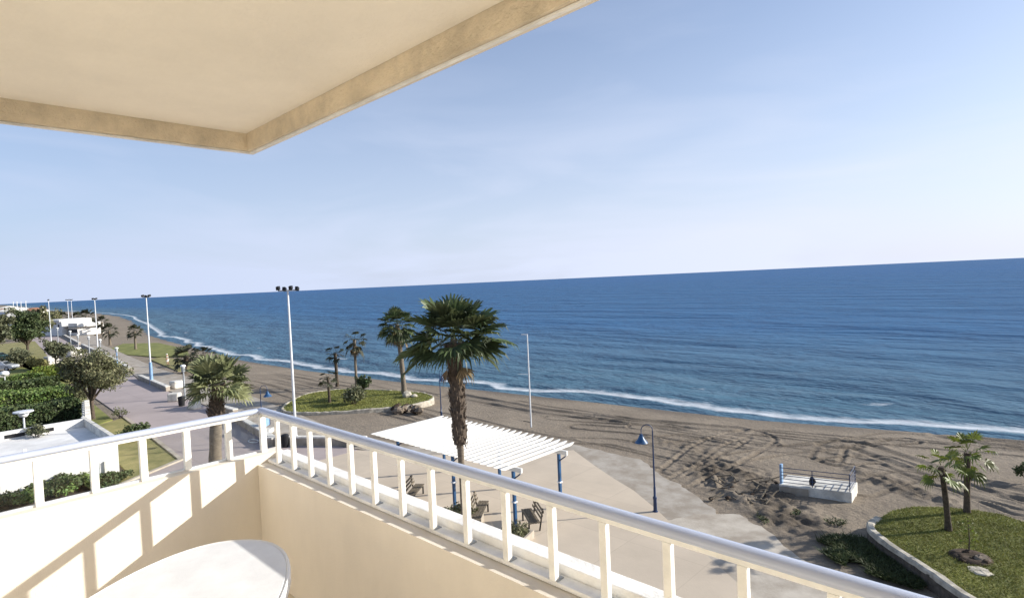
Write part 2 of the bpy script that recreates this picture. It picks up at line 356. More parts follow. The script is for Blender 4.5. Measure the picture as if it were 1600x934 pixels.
c = mixc(t, mrange(t, noise(t, pos, .9, 5, .7, (.25, 1, 1)), .52, .72, 0, .5), c, (.17, .14, .108))
at_d = N(t, 'ShaderNodeAttribute', attribute_name='damp').outputs['Fac']; at_w = N(t, 'ShaderNodeAttribute', attribute_name='wet').outputs['Fac']
c = mixc(t, math_(t, 'MULTIPLY', at_d, .95), c, (.075, .060, .045))
c = mixc(t, math_(t, 'MULTIPLY', at_w, .9), c, (.095, .074, .054))
t.links.new(c, b.inputs['Base Color']); t.links.new(mrange(t, at_w, 0, 1, .95, .5), b.inputs['Roughness'])
bp = N(t, 'ShaderNodeBump'); bp.inputs['Strength'].default_value = 1.0; bp.inputs['Distance'].default_value = .085
t.links.new(noise(t, pos, 5, 8, .72), bp.inputs['Height']); t.links.new(bp.outputs[0], b.inputs['Normal'])
tag(npmesh('beach', np.stack([GX, GY, HZ], -1).reshape(-1, 3), fc, m, smooth=True, attrs={'damp': damp*dry, 'wet': wet}), kind='structure')
def ground(x, y): return float(base_height(np.array(x), np.array(y)))+.06

# sea: a sheet from under the beach to the horizon
sx_ = np.concatenate([-np.geomspace(9000, 200, 60), axis([(-198, 30, 1.0)]), np.geomspace(31, 60000, 40)])
sd_ = np.concatenate([axis([(-7, 14, .4), (14, 60, 1.5)]), np.geomspace(60, 90000, 80)])
SX, SD = np.meshgrid(sx_, sd_, indexing='ij')
SYY = shore(SX)+SD
lap = vnoise(SX, SX*0, 7, 41)*2.2+vnoise(SX, SX*0, 2.3, 42)*.8
amp = sstep(SD, -1, 2)*np.exp(-np.clip(SD-3, 0, 99)/12)
brk = (SD-3.2-lap*.8)
SZ = SEA+.28*np.exp(-(brk/1.1)**2)*np.clip(.6+vnoise(SX, SD*0, 14, 43)*2.0, 0, 1)+amp*.05*np.sin(SD*1.1+lap*2)+.10*np.exp(-((SD-11-lap*1.5)/2.0)**2)
SZ = np.where(SD > 60, SEA, SZ)
idx = np.arange(SX.size).reshape(SX.shape)
fc = np.stack([idx[:-1, :-1], idx[1:, :-1], idx[1:, 1:], idx[:-1, 1:]], -1).reshape(-1, 4)
m = bpy.data.materials.new('sea_water'); m.use_nodes = True; t = m.node_tree; t.nodes.clear()
o_ = N(t, 'ShaderNodeOutputMaterial'); df = N(t, 'ShaderNodeBsdfDiffuse'); gl = N(t, 'ShaderNodeBsdfGlossy'); mxs = N(t, 'ShaderNodeMixShader'); fm = N(t, 'ShaderNodeMixShader'); fd = N(t, 'ShaderNodeBsdfDiffuse')
pos = N(t, 'ShaderNodeTexCoord').outputs['Object']; dd = N(t, 'ShaderNodeAttribute', attribute_name='dist').outputs['Fac']; lp = N(t, 'ShaderNodeAttribute', attribute_name='lap').outputs['Fac']
h = math_(t, 'ADD', math_(t, 'MULTIPLY', noise(t, pos, .055, 3, .5, (.35, 1, 1)), 5.0), math_(t, 'MULTIPLY', noise(t, pos, .28, 4, .55, (.45, 1, 1)), 1.5))
h = math_(t, 'ADD', h, math_(t, 'MULTIPLY', noise(t, pos, 1.3, 4, .6, (.5, 1, 1)), .34))
bp = N(t, 'ShaderNodeBump'); bp.inputs['Strength'].default_value = .85; bp.inputs['Distance'].default_value = 1.0; t.links.new(h, bp.inputs['Height'])
deep = mixc(t, mrange(t, dd, 2, 70), (.070, .140, .190), (.025, .108, .235))
deep = mixc(t, mrange(t, dd, 60, 900), deep, (.024, .108, .262))
deep = mixc(t, mrange(t, noise(t, pos, .02, 4, .6, (.25, 1, 1)), .35, .7, 0, .35), deep, (.030, .114, .225))
t.links.new(deep, df.inputs[0]); t.links.new(bp.outputs[0], df.inputs['Normal']); t.links.new(bp.outputs[0], gl.inputs['Normal']); gl.inputs['Roughness'].default_value = .12
fr = N(t, 'ShaderNodeFresnel'); fr.inputs[0].default_value = 1.33; t.links.new(bp.outputs[0], fr.inputs['Normal'])
t.links.new(math_(t, 'MINIMUM', fr.outputs[0], .15), mxs.inputs[0]); t.links.new(df.outputs[0], mxs.inputs[1]); t.links.new(gl.outputs[0], mxs.inputs[2])
# foam: swash edge, breaker and loose streaks
dl = math_(t, 'SUBTRACT', dd, lp)
fn = noise(t, pos, 1.5, 9, .78, (.45, 1, 1)); fn2 = noise(t, pos, .10, 3, .6)
edge = math_(t, 'MULTIPLY', mrange(t, dl, -1.4, -.2), mrange(t, dl, 3.8, .1))
line2 = math_(t, 'MULTIPLY', math_(t, 'MULTIPLY', mrange(t, dl, 5.5, 6.6), mrange(t, dl, 9.5, 7)), mrange(t, fn2, .48, .62))
cover = math_(t, 'MAXIMUM', edge, math_(t, 'MULTIPLY', line2, .8))
foam = mrange(t, math_(t, 'ADD', math_(t, 'MULTIPLY', cover, .57), math_(t, 'MULTIPLY', fn, .62)), .66, 1.02)
foam = math_(t, 'MULTIPLY', foam, mrange(t, cover, .02, .25))
fd.inputs[0].default_value = (.80, .82, .83, 1)
t.links.new(foam, fm.inputs[0]); t.links.new(mxs.outputs[0], fm.inputs[1]); t.links.new(fd.outputs[0], fm.inputs[2]); t.links.new(fm.outputs[0], o_.inputs[0])
tag(npmesh('sea', np.stack([SX, SYY, SZ], -1).reshape(-1, 3), fc, m, smooth=True, attrs={'dist': SD, 'lap': lap}), kind='structure')

def ragged(poly, amp, st=.3, seed=3):
    q = np.array(resample(list(poly)+[poly[0]], st)[:-1]); return [tuple(v) for v in q+np.stack([vnoise(q[:, 0], q[:, 1], .9, seed)+.6*vnoise(q[:, 0], q[:, 1], .35, seed+1), vnoise(q[:, 0], q[:, 1], .9, seed+2)+.6*vnoise(q[:, 0], q[:, 1], .35, seed+3)], 1)*amp]
def resample(P, st):
    P = [np.array(p) for p in P]; Q = [P[0]]
    for a, b_ in zip(P[:-1], P[1:]):
        L = np.linalg.norm(b_-a); k = max(1, int(round(L/st)))
        for j in range(1, k+1): Q.append(a+(b_-a)*j/k)
    return [tuple(q) for q in Q]
def joints(m, sx, sy, dark=.80, sc=1.0):
    t = m.node_tree; b = t.nodes['Principled BSDF']; src = b.inputs['Base Color'].links[0].from_socket
    br = N(t, 'ShaderNodeTexBrick'); br.inputs['Scale'].default_value = 1; br.inputs['Brick Width'].default_value = sx; br.inputs['Row Height'].default_value = sy; br.inputs['Mortar Size'].default_value = .02; br.offset = 0
    br.inputs['Color1'].default_value = (1, 1, 1, 1); br.inputs['Color2'].default_value = (.93, .93, .93, 1); br.inputs['Mortar'].default_value = (dark, dark, dark, 1)
    t.links.new(N(t, 'ShaderNodeTexCoord').outputs['Object'], br.inputs['Vector']); q = N(t, 'ShaderNodeMix', data_type='RGBA', blend_type='MULTIPLY'); q.inputs[0].default_value = 1
    t.links.new(src, q.inputs[6]); t.links.new(br.outputs['Color'], q.inputs[7]); t.links.new(q.outputs[2], b.inputs['Base Color'])
joints(M['mauve'], 4.0, 4.0, .76); joints(M['beige'], 3.2, 3.2, .85); joints(M['tile'], .33, .33, .6)
def sheet(name, poly, z, m, kind='structure'):
    o = MB(); n = len(poly); ar = sum(poly[i][0]*poly[(i+1) % n][1]-poly[(i+1) % n][0]*poly[i][1] for i in range(n))
    o.prism(poly, z-.4, z); o = o.build(name, m); return tag(o, kind=kind)
px = lambda pts, z=0: [at2(*p, z) for p in pts]
# mauve promenade between the lawns and the low sea wall
sheet('promenade', [(-900, 60), (-280, 34), (-160, 25.5), (-116, 22.8), (-97, 21), (-86, 19.6), (-56, 18.6), (-43, 17.8), (-33.5, 19.6), (-33.5, -2), (-38.4, 7.5), (-41, 11.5), (-49.2, 12), (-61, 12.5), (-75, 13.1), (-90, 13.9), (-132, 16.2), (-160, 19.5), (-280, 27), (-900, 50)], .004, M['mauve'])
sheet('upper_beach_path', [(-900, 75), (-280, 46), (-200, 36), (-160, 30), (-118, 26.4), (-97, 24.6), (-80, 24.2), (-60, 23.5), (-47, 22.3), (-40, 21.6), (-32, 22), (-26, 23.5), (-25, 21), (-33.4, 19.8), (-43, 18.0), (-56, 18.8), (-86, 19.8), (-97, 21.2), (-116, 23), (-160, 25.7), (-280, 34.4), (-900, 61)], .0, M['grey_conc'])
plaza = px([(1043, 812), (1024, 794), (990, 766), (960, 748), (930, 728), (896, 703)]) + [(-25, 24.0), (-29, 21.5), (-33.4, 19.6), (-33.4, -12), (20, -12), (20, 8), (2, 14), (-6, 17.2)] 
sheet('plaza', plaza, .012, M['beige'])
sheet('concrete_path', ragged([(-14.5, 18.5), (-17, 20.5), (-22, 22), (-27, 22.5), (-25.5, 26.5)] + px([(880, 690), (930, 701), (1002, 719), (1034, 744), (1081, 766), (1119, 797)]) + [(-10.5, 22.2), (-11.5, 19.5)], .34), .002, M['grey_conc'])
sheet('ramp_apron', ragged([(-13.2, 20.4)]+px([(1072, 808), (1100, 805), (1131, 803), (1150, 802), (1213, 841), (1263, 873), (1300, 905)]) + [(-4, 19.5), (-6, 17.3)], .4), .008, M['pale_conc'])
sheet('street', [(-60, -3), (-60, 2), (-98, 7.4), (-140, 10.5), (-300, 18), (-900, 35), (-900, -60), (-60, -60)], -.01, M['asphalt'])
sheet('parking_bay', px([(0, 592), (25, 583), (30, 566), (0, 560)]) + [(-160, 8), (-130, -5), (-95, -2)], .004, M['pale_conc'])
# verges and lawns
def lawn(name, poly, z, mt): return sheet(name, poly, z, mt)
lawn('lawn', [(-60, 11.6), (-75, 12.4), (-90, 13.2), (-132, 15.6), (-132, 11.5), (-99, 8.2), (-60, 2.4), (-58.5, 9.6)], .03, M['lawn'])
lawn('verge', [(-38.6, 7.4), (-41.2, 11.3), (-49.2, 11.8), (-60, 12.35), (-58, 9.8), (-50, 8.9), (-41, 8.5)], .035, M['lawn_dry'])
sheet('kerb', [(-38.2, 7.0), (-41.0, 11.55), (-49.2, 12.1), (-60, 12.6), (-60, 12.35), (-49.2, 11.82), (-41.25, 11.32), (-38.65, 7.4)], .10, M['pale_conc'])
lawn('verge', [(-92, 14.2), (-132, 16.9), (-200, 22.5), (-200, 12), (-132, 11.7), (-92, 13.2)], .03, M['lawn_dry'])
sheet('far_lawn', [(-145, 28.2), (-158, 33.5), (-150, 38.6), (-125, 37.0), (-112, 33.5), (-116, 29.5), (-127, 27.4)], -.05, M['lawn'])
sheet('lawn_edge', [(-90, 25.4), (-112, 27.5), (-114, 29.8), (-98, 30.6), (-90, 28)], -.02, M['lawn_dry'])

# ---------------------------------------------------------------- planting
def leaves(centers, size, rng, up=.0, asp=.55):
    n = len(centers); c = np.asarray(centers)
    a = rng.normal(size=(n, 3)); a[:, 2] += up; a /= np.linalg.norm(a, axis=1)[:, None]
    b = np.cross(a, rng.normal(size=(n, 3))); b /= np.linalg.norm(b, axis=1)[:, None]
    s = size*(.6+.8*rng.rand(n))[:, None]
    v = np.stack([c-a*s, c+b*s*asp, c+a*s, c-b*s*asp], 1).reshape(-1, 3)
    return v, np.arange(4*n).reshape(n, 4)
def blades(poly_pts, h, rng, w=.012, lean=.5):
    n = len(poly_pts); c = np.asarray(poly_pts); an = rng.rand(n)*2*PI; hh = h*(.5+rng.rand(n))
    d = np.stack([np.cos(an), np.sin(an), np.zeros(n)], 1)*w; l = rng.normal(size=(n, 3))*lean*hh[:, None]; l[:, 2] = hh
    v = np.stack([c-d, c+d, c+l], 1).reshape(-1, 3); return v, np.arange(3*n).reshape(n, 3)
def in_poly(P, poly):
    x, y = P[:, 0], P[:, 1]; r = np.zeros(len(P), bool); n = len(poly)
    for i in range(n):
        x1, y1 = poly[i]; x2, y2 = poly[(i+1) % n]
        cnd = ((y1 > y) != (y2 > y)) & (x < (x2-x1)*(y-y1)/((y2-y1) or 1e-9)+x1); r ^= cnd
    return r
def scatter(poly, n, rng):
    p = np.array(poly); lo, hi = p.min(0), p.max(0); q = lo+(hi-lo)*rng.rand(n*2, 2); return q[in_poly(q, poly)][:n]

def tree(name, label, loc, h, trunk_h, rx, rz_, n, leaf, lm, seed, bm=None, group=None, lean=0, cat='tree', flat=1.0, dens=1.0):
    rng = np.random.RandomState(seed); rd = random.Random(seed)
    t_ = thing(name, label, cat, loc, 0, group); bm = bm or M['bark_dark']
    tb = MB(); top = Vector((lean, 0, trunk_h)); r0 = max(.05, h*.028)
    tb.tube([(0, 0, -.1), (lean*.4, 0, trunk_h*.5), top], [r0*1.3, r0, r0*.85], 8)
    cz = trunk_h+(h-trunk_h)*.5; clumps = []
    nb = max(7, int(9*dens))
    for k in range(nb):
        an = k*2.4+rd.random(); el = rd.uniform(-.25, 1.35); rr = rd.uniform(.55, .95)
        e = Vector((lean+rx*rr*math.cos(an)*math.cos(el), rx*rr*math.sin(an)*math.cos(el), cz+rz_*rr*math.sin(el)*flat))
        mid = top.lerp(e, .5)+Vector((rd.uniform(-.1, .1)*rx, rd.uniform(-.1, .1)*rx, rd.uniform(0, .12)*rx))
        tb.tube([top-Vector((0, 0, .1)), mid, e], [r0*.6, r0*.36, r0*.12], 5)
        for q in (.45, .62, .8, 1.0, 1.05): 
            p = mid.lerp(e, (q-.4)/.6) if q > .4 else mid
            clumps.append((p, rx*rd.uniform(.16, .34)))
            s_ = p+Vector((rd.uniform(-1, 1), rd.uniform(-1, 1), rd.uniform(-.7, .8)))*rx*.38; tb.tube([p, s_], [r0*.16, r0*.07], 4); clumps.append((s_, rx*rd.uniform(.14, .28)))
    tb.build('trunk', bm, t_, smooth=True)
    per = max(8, n//len(clumps)); cs = []
    for p, r in clumps:
        q = rng.normal(size=(per, 3)); q /= np.linalg.norm(q, axis=1)[:, None]; q *= (rng.rand(per)**.45)[:, None]*r; q[:, 2] *= .8; cs.append(q+np.array(p))
    v, f = leaves(np.concatenate(cs), leaf, rng, .3)
    npmesh('crown', v, f, lm, t_)
    return t_
def shrub(name, label, loc, rx, ry, h, n, leaf, lm, seed, group=None, cat='shrub', stems=5):
    rng = np.random.RandomState(seed); t_ = thing(name, label, cat, loc, 0, group); rd = random.Random(seed)
    sb = MB(); cs = []
    for k in range(stems+4):
        an = rd.random()*2*PI; r = rd.uniform(.2, .8); e = Vector((rx*r*math.cos(an), ry*r*math.sin(an), h*rd.uniform(.45, .85)))
        sb.tube([(e.x*.2, e.y*.2, -.05), (e.x*.6, e.y*.6, e.z*.6), e], [h*.03, h*.02, h*.008], 5)
        m_ = max(8, n//(stems+4)); q = rng.normal(size=(m_, 3)); q /= np.linalg.norm(q, axis=1)[:, None]; q *= (rng.rand(m_)**.5)[:, None]*np.array([rx*.45, ry*.45, h*.35]); q += np.array(e); q[:, 2] = np.abs(q[:, 2]); cs.append(q)
    sb.build('stem', M['bark_dark'], t_); v, f = leaves(np.concatenate(cs), leaf, rng, .4); npmesh('foliage', v, f, lm, t_); return t_
def hedge(label, a, b, w, h, n, leaf, lm, seed, z=0, group=None):
    rng = np.random.RandomState(seed); a = Vector((*a, z)); b = Vector((*b, z)); L = (b-a).length
    t_ = thing('hedge', label, 'hedge', a, math.atan2(b.y-a.y, b.x-a.x), group)
    MB().box(.1, -w/2+.12, -.1, L-.1, w/2-.12, h-.14).build('stem', M['core'], t_)
    p = rng.rand(n, 3); fc_ = rng.rand(n); top = fc_ < .5*w/(w*.5+h); q = np.zeros((n, 3)); q[:, 0] = p[:, 0]*L
    wob = .16*np.sin(q[:, 0]*.9+seed)+.10*np.sin(q[:, 0]*2.3)+rng.normal(size=n)*.06
    q[:, 1] = np.where(top, (p[:, 1]-.5)*w, np.sign(p[:, 1]-.5)*(w/2)+wob*.6); q[:, 2] = np.where(top, h+wob*.7, p[:, 2]*h)
    e = rng.rand(n) < .12; q[e, 0] = np.where(rng.rand(e.sum()) < .5, 0, L)+rng.normal(size=e.sum())*.06; q[e, 1] = (rng.rand(e.sum())-.5)*w; q[e, 2] = rng.rand(e.sum())*h
    v, f = leaves(q, leaf, rng, .2); npmesh('foliage', v, f, lm, t_); return t_

def fan(mb, o, d, pet, rad, droop, rd, nseg=15, spread=105, w=.05):
    d = Vector(d).normalized(); up = Vector((0, 0, 1))
    s_ = d.cross(up)
    if s_.length < .05: s_ = Vector((1, 0, 0))
    s_.normalize(); nn = s_.cross(d).normalized(); roll = rd.uniform(-.5, .5); s2 = s_*math.cos(roll)+nn*math.sin(roll); s_ = s2
    o = Vector(o); sag = Vector((0, 0, -1))*pet*.18*droop; m_ = o+d*pet*.5+Vector((0, 0, .04)); e = o+d*pet+sag
    for p0, p1 in ((o, m_), (m_, e)):
        k = s_*.016; mb.add([p0-k, p0+k, p1+k*.7, p1-k*.7], [(0, 1, 2, 3)])
    d2 = (d+Vector((0, 0, -.22*droop))).normalized()
    rays = []
    for k in range(nseg+1):
        a = math.radians(-spread+2*spread*k/nseg)+rd.uniform(-.03, .03)
        L = rad*(.66+.34*math.cos(a*.75))*rd.uniform(.92, 1.06); v = d2*math.cos(a)+s_*math.sin(a); v += nn*(.22*abs(math.sin(a))+(.05 if k % 2 else -.05)); rays.append((v, L))
    D = Vector((0, 0, -1)); vs = [e]; fs = []
    for k, (v, L) in enumerate(rays): vs.append(e+v*L*.56+D*.05*L*droop)
    for k in range(nseg): fs.append((0, k+1, k+2))
    for k in range(nseg):
        v = (rays[k][0]+rays[k+1][0])*.5; L = (rays[k][1]+rays[k+1][1])*.5; b0 = len(vs); side = (vs[k+2]-vs[k+1])*.27
        c1 = e+v*L*.80+D*.13*L*droop*rd.uniform(.8, 1.2); c2 = e+v*L*rd.uniform(.9, 1.02)+D*.32*L*droop*rd.uniform(.5, 1.6)
        vs += [c1-side, c1+side, c2]; fs += [(k+1, k+2, b0+1, b0), (b0, b0+1, b0+2)]
    mb.add(vs, fs)
def palm(label, loc, h, r, crown, n, lm, seed, lean=(0, 0), skirt=None, dead=0, droop=1.0, emin=-35, emax=85, bm=None, group=None, name='palm_tree', r_top=None, w=.055, nseg=15, rz=0, pet=.52, boots=None, flare=1.3, extra=()):
    rd = random.Random(seed); t_ = thing(name, label, 'palm tree', loc, rz, group)
    tb = MB(); K = 14; pts = []; rr = []
    for i in range(K+1):
        u = i/K; pts.append((lean[0]*u**1.5, lean[1]*u**1.5, -.15+(h+.15)*u)); rr.append((r*(flare-(flare-1)*min(1, u*5)) if u < .2 else r)*(1+rd.uniform(-.05, .05))*(1-u+u*(r_top or r)/r))
    tb.tube(pts, rr, 12); tb.build('trunk', bm or M['bark_smooth'], t_, smooth=True)
    top = Vector((lean[0], lean[1], h))
    if boots:            # old leaf bases left on the stem
        z0, z1, rb0, rb1 = boots; bb = MB(); KK = 16; prof = []
        bb.tube([(lean[0]*((z0+(z1-z0)*i/KK)/h)**1.5, lean[1]*((z0+(z1-z0)*i/KK)/h)**1.5, z0+(z1-z0)*i/KK) for i in range(KK+1)], [rb0*.82+(rb1-rb0)*.82*i/KK+rd.uniform(-.03, .03)*(rb0/.36) for i in range(KK+1)], 14)
        nb = int((z1-z0)*rb0*260)
        for k in range(nb):
            u = rd.random(); z = z0+(z1-z0)*u; an = k*2.39996; rbz = rb0+(rb1-rb0)*u; dv = Vector((math.cos(an), math.sin(an), 0)); sd = Vector((-dv.y, dv.x, 0))
            bx = Vector((lean[0]*(z/h)**1.5, lean[1]*(z/h)**1.5, z)); s0 = rd.uniform(.03, .06)*(rb0/.36)**.5; L = rd.uniform(.12, .26)*(rb0/.36)**.5; o_ = rd.uniform(.0, .10)*(rb0/.36)
            p = bx+dv*rbz*.78; q = bx+dv*(rbz*.95+o_)+Vector((0, 0, L*rd.choice((1, 1, .6, -1.1))))
            bb.add([p-sd*s0, p+sd*s0, q+sd*s0*.4, q-sd*s0*.4, p+dv*.05-Vector((0, 0, .04))], [(0, 1, 2, 3), (0, 4, 1), (1, 4, 2), (4, 3, 2), (0, 3, 4)])
        bb.build('leaf_base', M['bark'], t_)
    cb = MB()
    for k in range(n):
        u = (k+.5)/n; el = math.radians(emax+(emin-emax)*u**.85+rd.uniform(-9, 9)); an = k*2.39996+rd.uniform(-.25, .25)
        d = (math.cos(an)*math.cos(el), math.sin(an)*math.cos(el), math.sin(el)); L = crown*rd.uniform(.82, 1.1)*(.85 if u < .15 else 1)
        fan(cb, top+Vector((math.cos(an)*r*.5, math.sin(an)*r*.5, .25-u*.5)), d, L*pet, L*(1-pet)*1.05, droop*(.4+1.1*u), rd, nseg, 100, w)
    for ex in extra: fan(cb, top, ex[:3], ex[3]*.55, ex[3]*.45, droop, rd, nseg, 95, w)
    cb.build('crown', lm, t_)
    if dead:
        db = MB()
        for k in range(dead):
            an = k*2.39996; el = math.radians(rd.uniform(-88, -52)); d = (math.cos(an)*math.cos(el), math.sin(an)*math.cos(el), math.sin(el)); L = crown*rd.uniform(.5, .8)
            fan(db, top+Vector((math.cos(an)*r, math.sin(an)*r, -.25-rd.random()*.5)), d, L*.5, L*.5, .8, rd, 11, 60, w)
        db.build('dead_fronds', M['frond_dead'], t_)
    return t_

# the tall palm beside the pergola
pz = at(729, 868)
palm('tall fan palm with a thick shaggy brown trunk rising in front of the white pergola', (pz[0], pz[1], 0), 8.40, .125, 1.98, 52, M['frond'], 3, lean=(-.10, -.05), boots=(4.35, 8.2, .29, .37), dead=4, emin=-16, emax=72, nseg=20, droop=.72, pet=.46, extra=((.72, .69, .02, 2.65), (-.72, -.55, -.42, 2.5), (-.6, -.8, -.15, 2.5), (.75, .5, .35, 2.4)))
p = at(337, 772)
palm('short stout palm with a pale olive crown on the promenade beside the balcony corner', (p[0], p[1], 0), 5.75, .33, 1.75, 60, M['frond_olive'], 5, lean=(.33, .32), boots=(4.1, 5.8, .44, .34), emin=-5, emax=86, droop=.7, w=.06, r_top=.27, bm=M['bark_smooth'], pet=.45, flare=1.05)
p = at(632, 617, 0)
palm('slender tall palm with a skirt of dead fronds at the end of the oval lawn', (p[0], p[1], -.1), 6.9, .24, 2.0, 60, M['frond'], 8, lean=(-.35, -.2), dead=40, emin=-40, w=.09, r_top=.2, nseg=13)
p = at(557, 602)
palm('thin wind-bent palm with a tattered crown behind the grey bush on the oval lawn', (p[0], p[1], -.1), 5.0, .14, 1.5, 18, M['frond_dark'], 9, lean=(-.1, .1), dead=14, emin=-60, emax=70, w=.10, nseg=11, droop=1.6)
p = at(527, 600)
palm('dark bare-trunked palm with a sparse flat crown on the landward edge of the oval lawn', (p[0], p[1], -.1), 3.55, .17, 1.25, 14, M['frond_dark'], 10, lean=(-.15, 0), emin=-20, emax=45, w=.10, nseg=9, bm=M['bark_dark'])
p = at(515, 628, .2)
palm('smallest dark palm on the oval lawn, knee-high crown of drooping fronds', (p[0], p[1], .2), 2.3, .12, .95, 14, M['frond_dark'], 11, lean=(-.1, 0), emin=-25, emax=35, w=.09, nseg=9, bm=M['bark_dark'])['label'] = 'shortest dark palm, left-hand one standing on the grass of the oval lawn'
p = at(1482, 828, .5)
palm('small palm leaning left with a dark trunk on the near lawn behind the curved kerb', (p[0], p[1], .5), 2.4, .11, .85, 15, M['frond_yellow'], 12, lean=(-.16, -.12), emin=-30, emax=60, w=.06, nseg=13, bm=M['bark_dark'], r_top=.085, droop=1.2, boots=(2.0, 2.4, .12, .11))
p = at(1511, 800, .5)
palm('taller young palm with a fuller yellow-green crown on the near lawn', (p[0], p[1], .4), 2.5, .115, .95, 20, M['frond_yellow'], 13, lean=(.05, 0), emin=-40, emax=75, w=.07, nseg=13, bm=M['bark'], droop=1.2, boots=(1.5, 2.5, .125, .115))
p = at(212, 545, 0)
palm('far palm standing alone on the green verge by the beach', (p[0], p[1], 0), 3.6, .22, 1.7, 26, M['frond_dark'], 14, emin=-30, w=.14, nseg=9)
p = at(172, 538); pf = palm('far palm with a dusky crown beside the tall lamp mast, among the far beach palms', (p[0], p[1], 0), 3.2, .25, 2.0, 26, M['frond_dark'], 15, emin=-35, w=.16, nseg=9, group='palms near the beach bar')
for (x, y, s_, lab) in ((160, 522, 1.15, 'far palm rising right behind the tall lamp mast near the white beach bar'), (136, 516, 1.5, 'far palm standing right beside the white beach bar'), (122, 514, 1.3, 'far palm half hidden behind the roof of the white beach bar'), (98, 512, 1.3, 'far palm behind the left end of the white beach bar')):
    p = at(x, y); copy_tree(pf, (p[0], p[1], 0), random.random()*6, lab, scale=s_)
p = at(288, 582)
palm('squat bushy palm with a dark leaning trunk behind the pale olive palm', (p[0], p[1], 0), 2.3, .3, 2.0, 34, M['frond_dark'], 17, lean=(.5, .3), emin=-30, emax=60, w=.14, nseg=11, bm=M['bark_dark'])
p = at(318, 568); palm('low spreading dark palm, rightmost behind the pale olive palm crown', (p[0], p[1], 0), 1.4, .2, 2.0, 24, M['frond_dark'], 18, emin=-20, emax=50, w=.14, nseg=11, bm=M['bark_dark'])

# oval lawn on the beach with stone rim
def smooth_poly(P, it=2):
    for _ in range(it):
        Q = []
        for i in range(len(P)):
            a, b_ = np.array(P[i]), np.array(P[(i+1) % len(P)]); Q += [tuple(a*.75+b_*.25), tuple(a*.25+b_*.75)]
        P = Q
    return P
def chaikin(P, it=2):
    for _ in range(it):
        Q = [P[0]]
        for i in range(len(P)-1):
            a, b_ = np.array(P[i]), np.array(P[i+1]); Q += [tuple(a*.75+b_*.25), tuple(a*.25+b_*.75)]
        P = Q+[P[-1]]
    return P
isl = smooth_poly(px([(432, 640), (470, 617), (500, 611), (540, 607), (590, 609), (640, 611), (672, 615), (679, 623), (655, 630), (625, 635), (570, 640), (520, 643), (470, 645)], .15))
sheet('oval_lawn', isl, .15, M['lawn'])
def rim_wall(path, z0, z1, w, seed, wob=.05, step=.35):
    rd = random.Random(seed); mb = MB(); P = [Vector((*p, 0)) for p in path]; prev = None
    ringv = []
    for i, p in enumerate(P):
        d = (P[min(i+1, len(P)-1)]-P[max(i-1, 0)]).normalized(); s_ = Vector((-d.y, d.x, 0)); ww = w*(1+rd.uniform(-.15, .15)); zz = z1+rd.uniform(-wob, wob)
        ringv += [p-s_*ww*.55+Vector((0, 0, z0)), p-s_*ww*.5+Vector((0, 0, zz-.05)), p-s_*ww*.32+Vector((0, 0, zz)), p+s_*ww*.32+Vector((0, 0, zz+rd.uniform(-wob, wob)*.4)), p+s_*ww*.5+Vector((0, 0, zz-.05)), p+s_*ww*.55+Vector((0, 0, z0))]
    fs = [(i*6+k, (i+1)*6+k, (i+1)*6+k+1, i*6+k+1) for i in range(len(P)-1) for k in range(5)]+[(0, 1, 2, 3, 4, 5), tuple((len(P)-1)*6+k for k in (5, 4, 3, 2, 1, 0))]
    mb.add(ringv, fs); return mb
def resample(P, st):
    P = [np.array(p) for p in P]; Q = [P[0]]
    for a, b_ in zip(P[:-1], P[1:]):
        L = np.linalg.norm(b_-a); k = max(1, int(round(L/st)))
        for j in range(1, k+1): Q.append(a+(b_-a)*j/k)
    return [tuple(q) for q in Q]
rng = np.random.RandomState(15); pts = scatter(isl, 16000, rng); v, f = blades(np.c_[pts, np.full(len(pts), .15)], .07, rng, .03, .8); tag(npmesh('grass', v, f, M['blade']), kind='stuff')
rim = rim_wall(resample(isl+[isl[0]], .4), -.4, .19, .24, 2, .04)
tag(rim.build('stone_edging', M['stone'], smooth=False), 'pale stone edging round the oval lawn on the beach', 'edging')
rb = thing('rock_pile', 'heap of dark rocks and rubble against the near edge of the oval lawn', 'rocks', (*at2(635, 640), 0))
def rock(mb, c, r, rd, sq=.7):
    vs = []; fs = []; n, k = 7, 4
    for i in range(k+1):
        for j in range(n):
            a = PI*i/k; b_ = 2*PI*j/n; q = r*rd.uniform(.75, 1.15); vs.append((c[0]+q*math.sin(a)*math.cos(b_), c[1]+q*math.sin(a)*math.sin(b_), c[2]+q*sq*math.cos(a)))
    for i in range(k):
        for j in range(n): fs.append((i*n+j, (i+1)*n+j, (i+1)*n+(j+1) % n, i*n+(j+1) % n))
    mb.add(vs, fs)
rd = random.Random(4); o0 = at2(635, 640)
for k in range(16):
    q = at2(612+rd.random()*48, 637+rd.uniform(-5, 5), .1); r_ = rd.uniform(.2, .5); mb = MB(); rock(mb, (q[0]-o0[0], q[1]-o0[1], r_*.25), r_, rd); mb.build('rock', M['rock' if k % 3 else 'soil'], rb)
mb = MB(); q = at2(637, 619, .2)
rock(mb, (0, 0, .2), .5, rd, .8); rock(mb, (.6, .3, .1), .3, rd); tag(mb.build('boulder', M['stone'], loc=(*q, .15)), 'pale boulder at the foot of the slender tall palm on the oval lawn', 'boulder')
q = at2(553, 630, .2); shrub('shrub', 'grey-green feathery bush in the middle of the oval lawn', (*q, .15), 1.15, 1.1, 1.5, 1300, .12, M['leaf_grey'], 31)
q = at2(568, 622, .2); tree('shrub', 'small dark round-headed bush on a short stem behind the grey bush on the oval lawn', (*q, .15), 2.2, .9, .8, .6, 1300, .12, M['leaf_dark'], 32, cat='shrub')

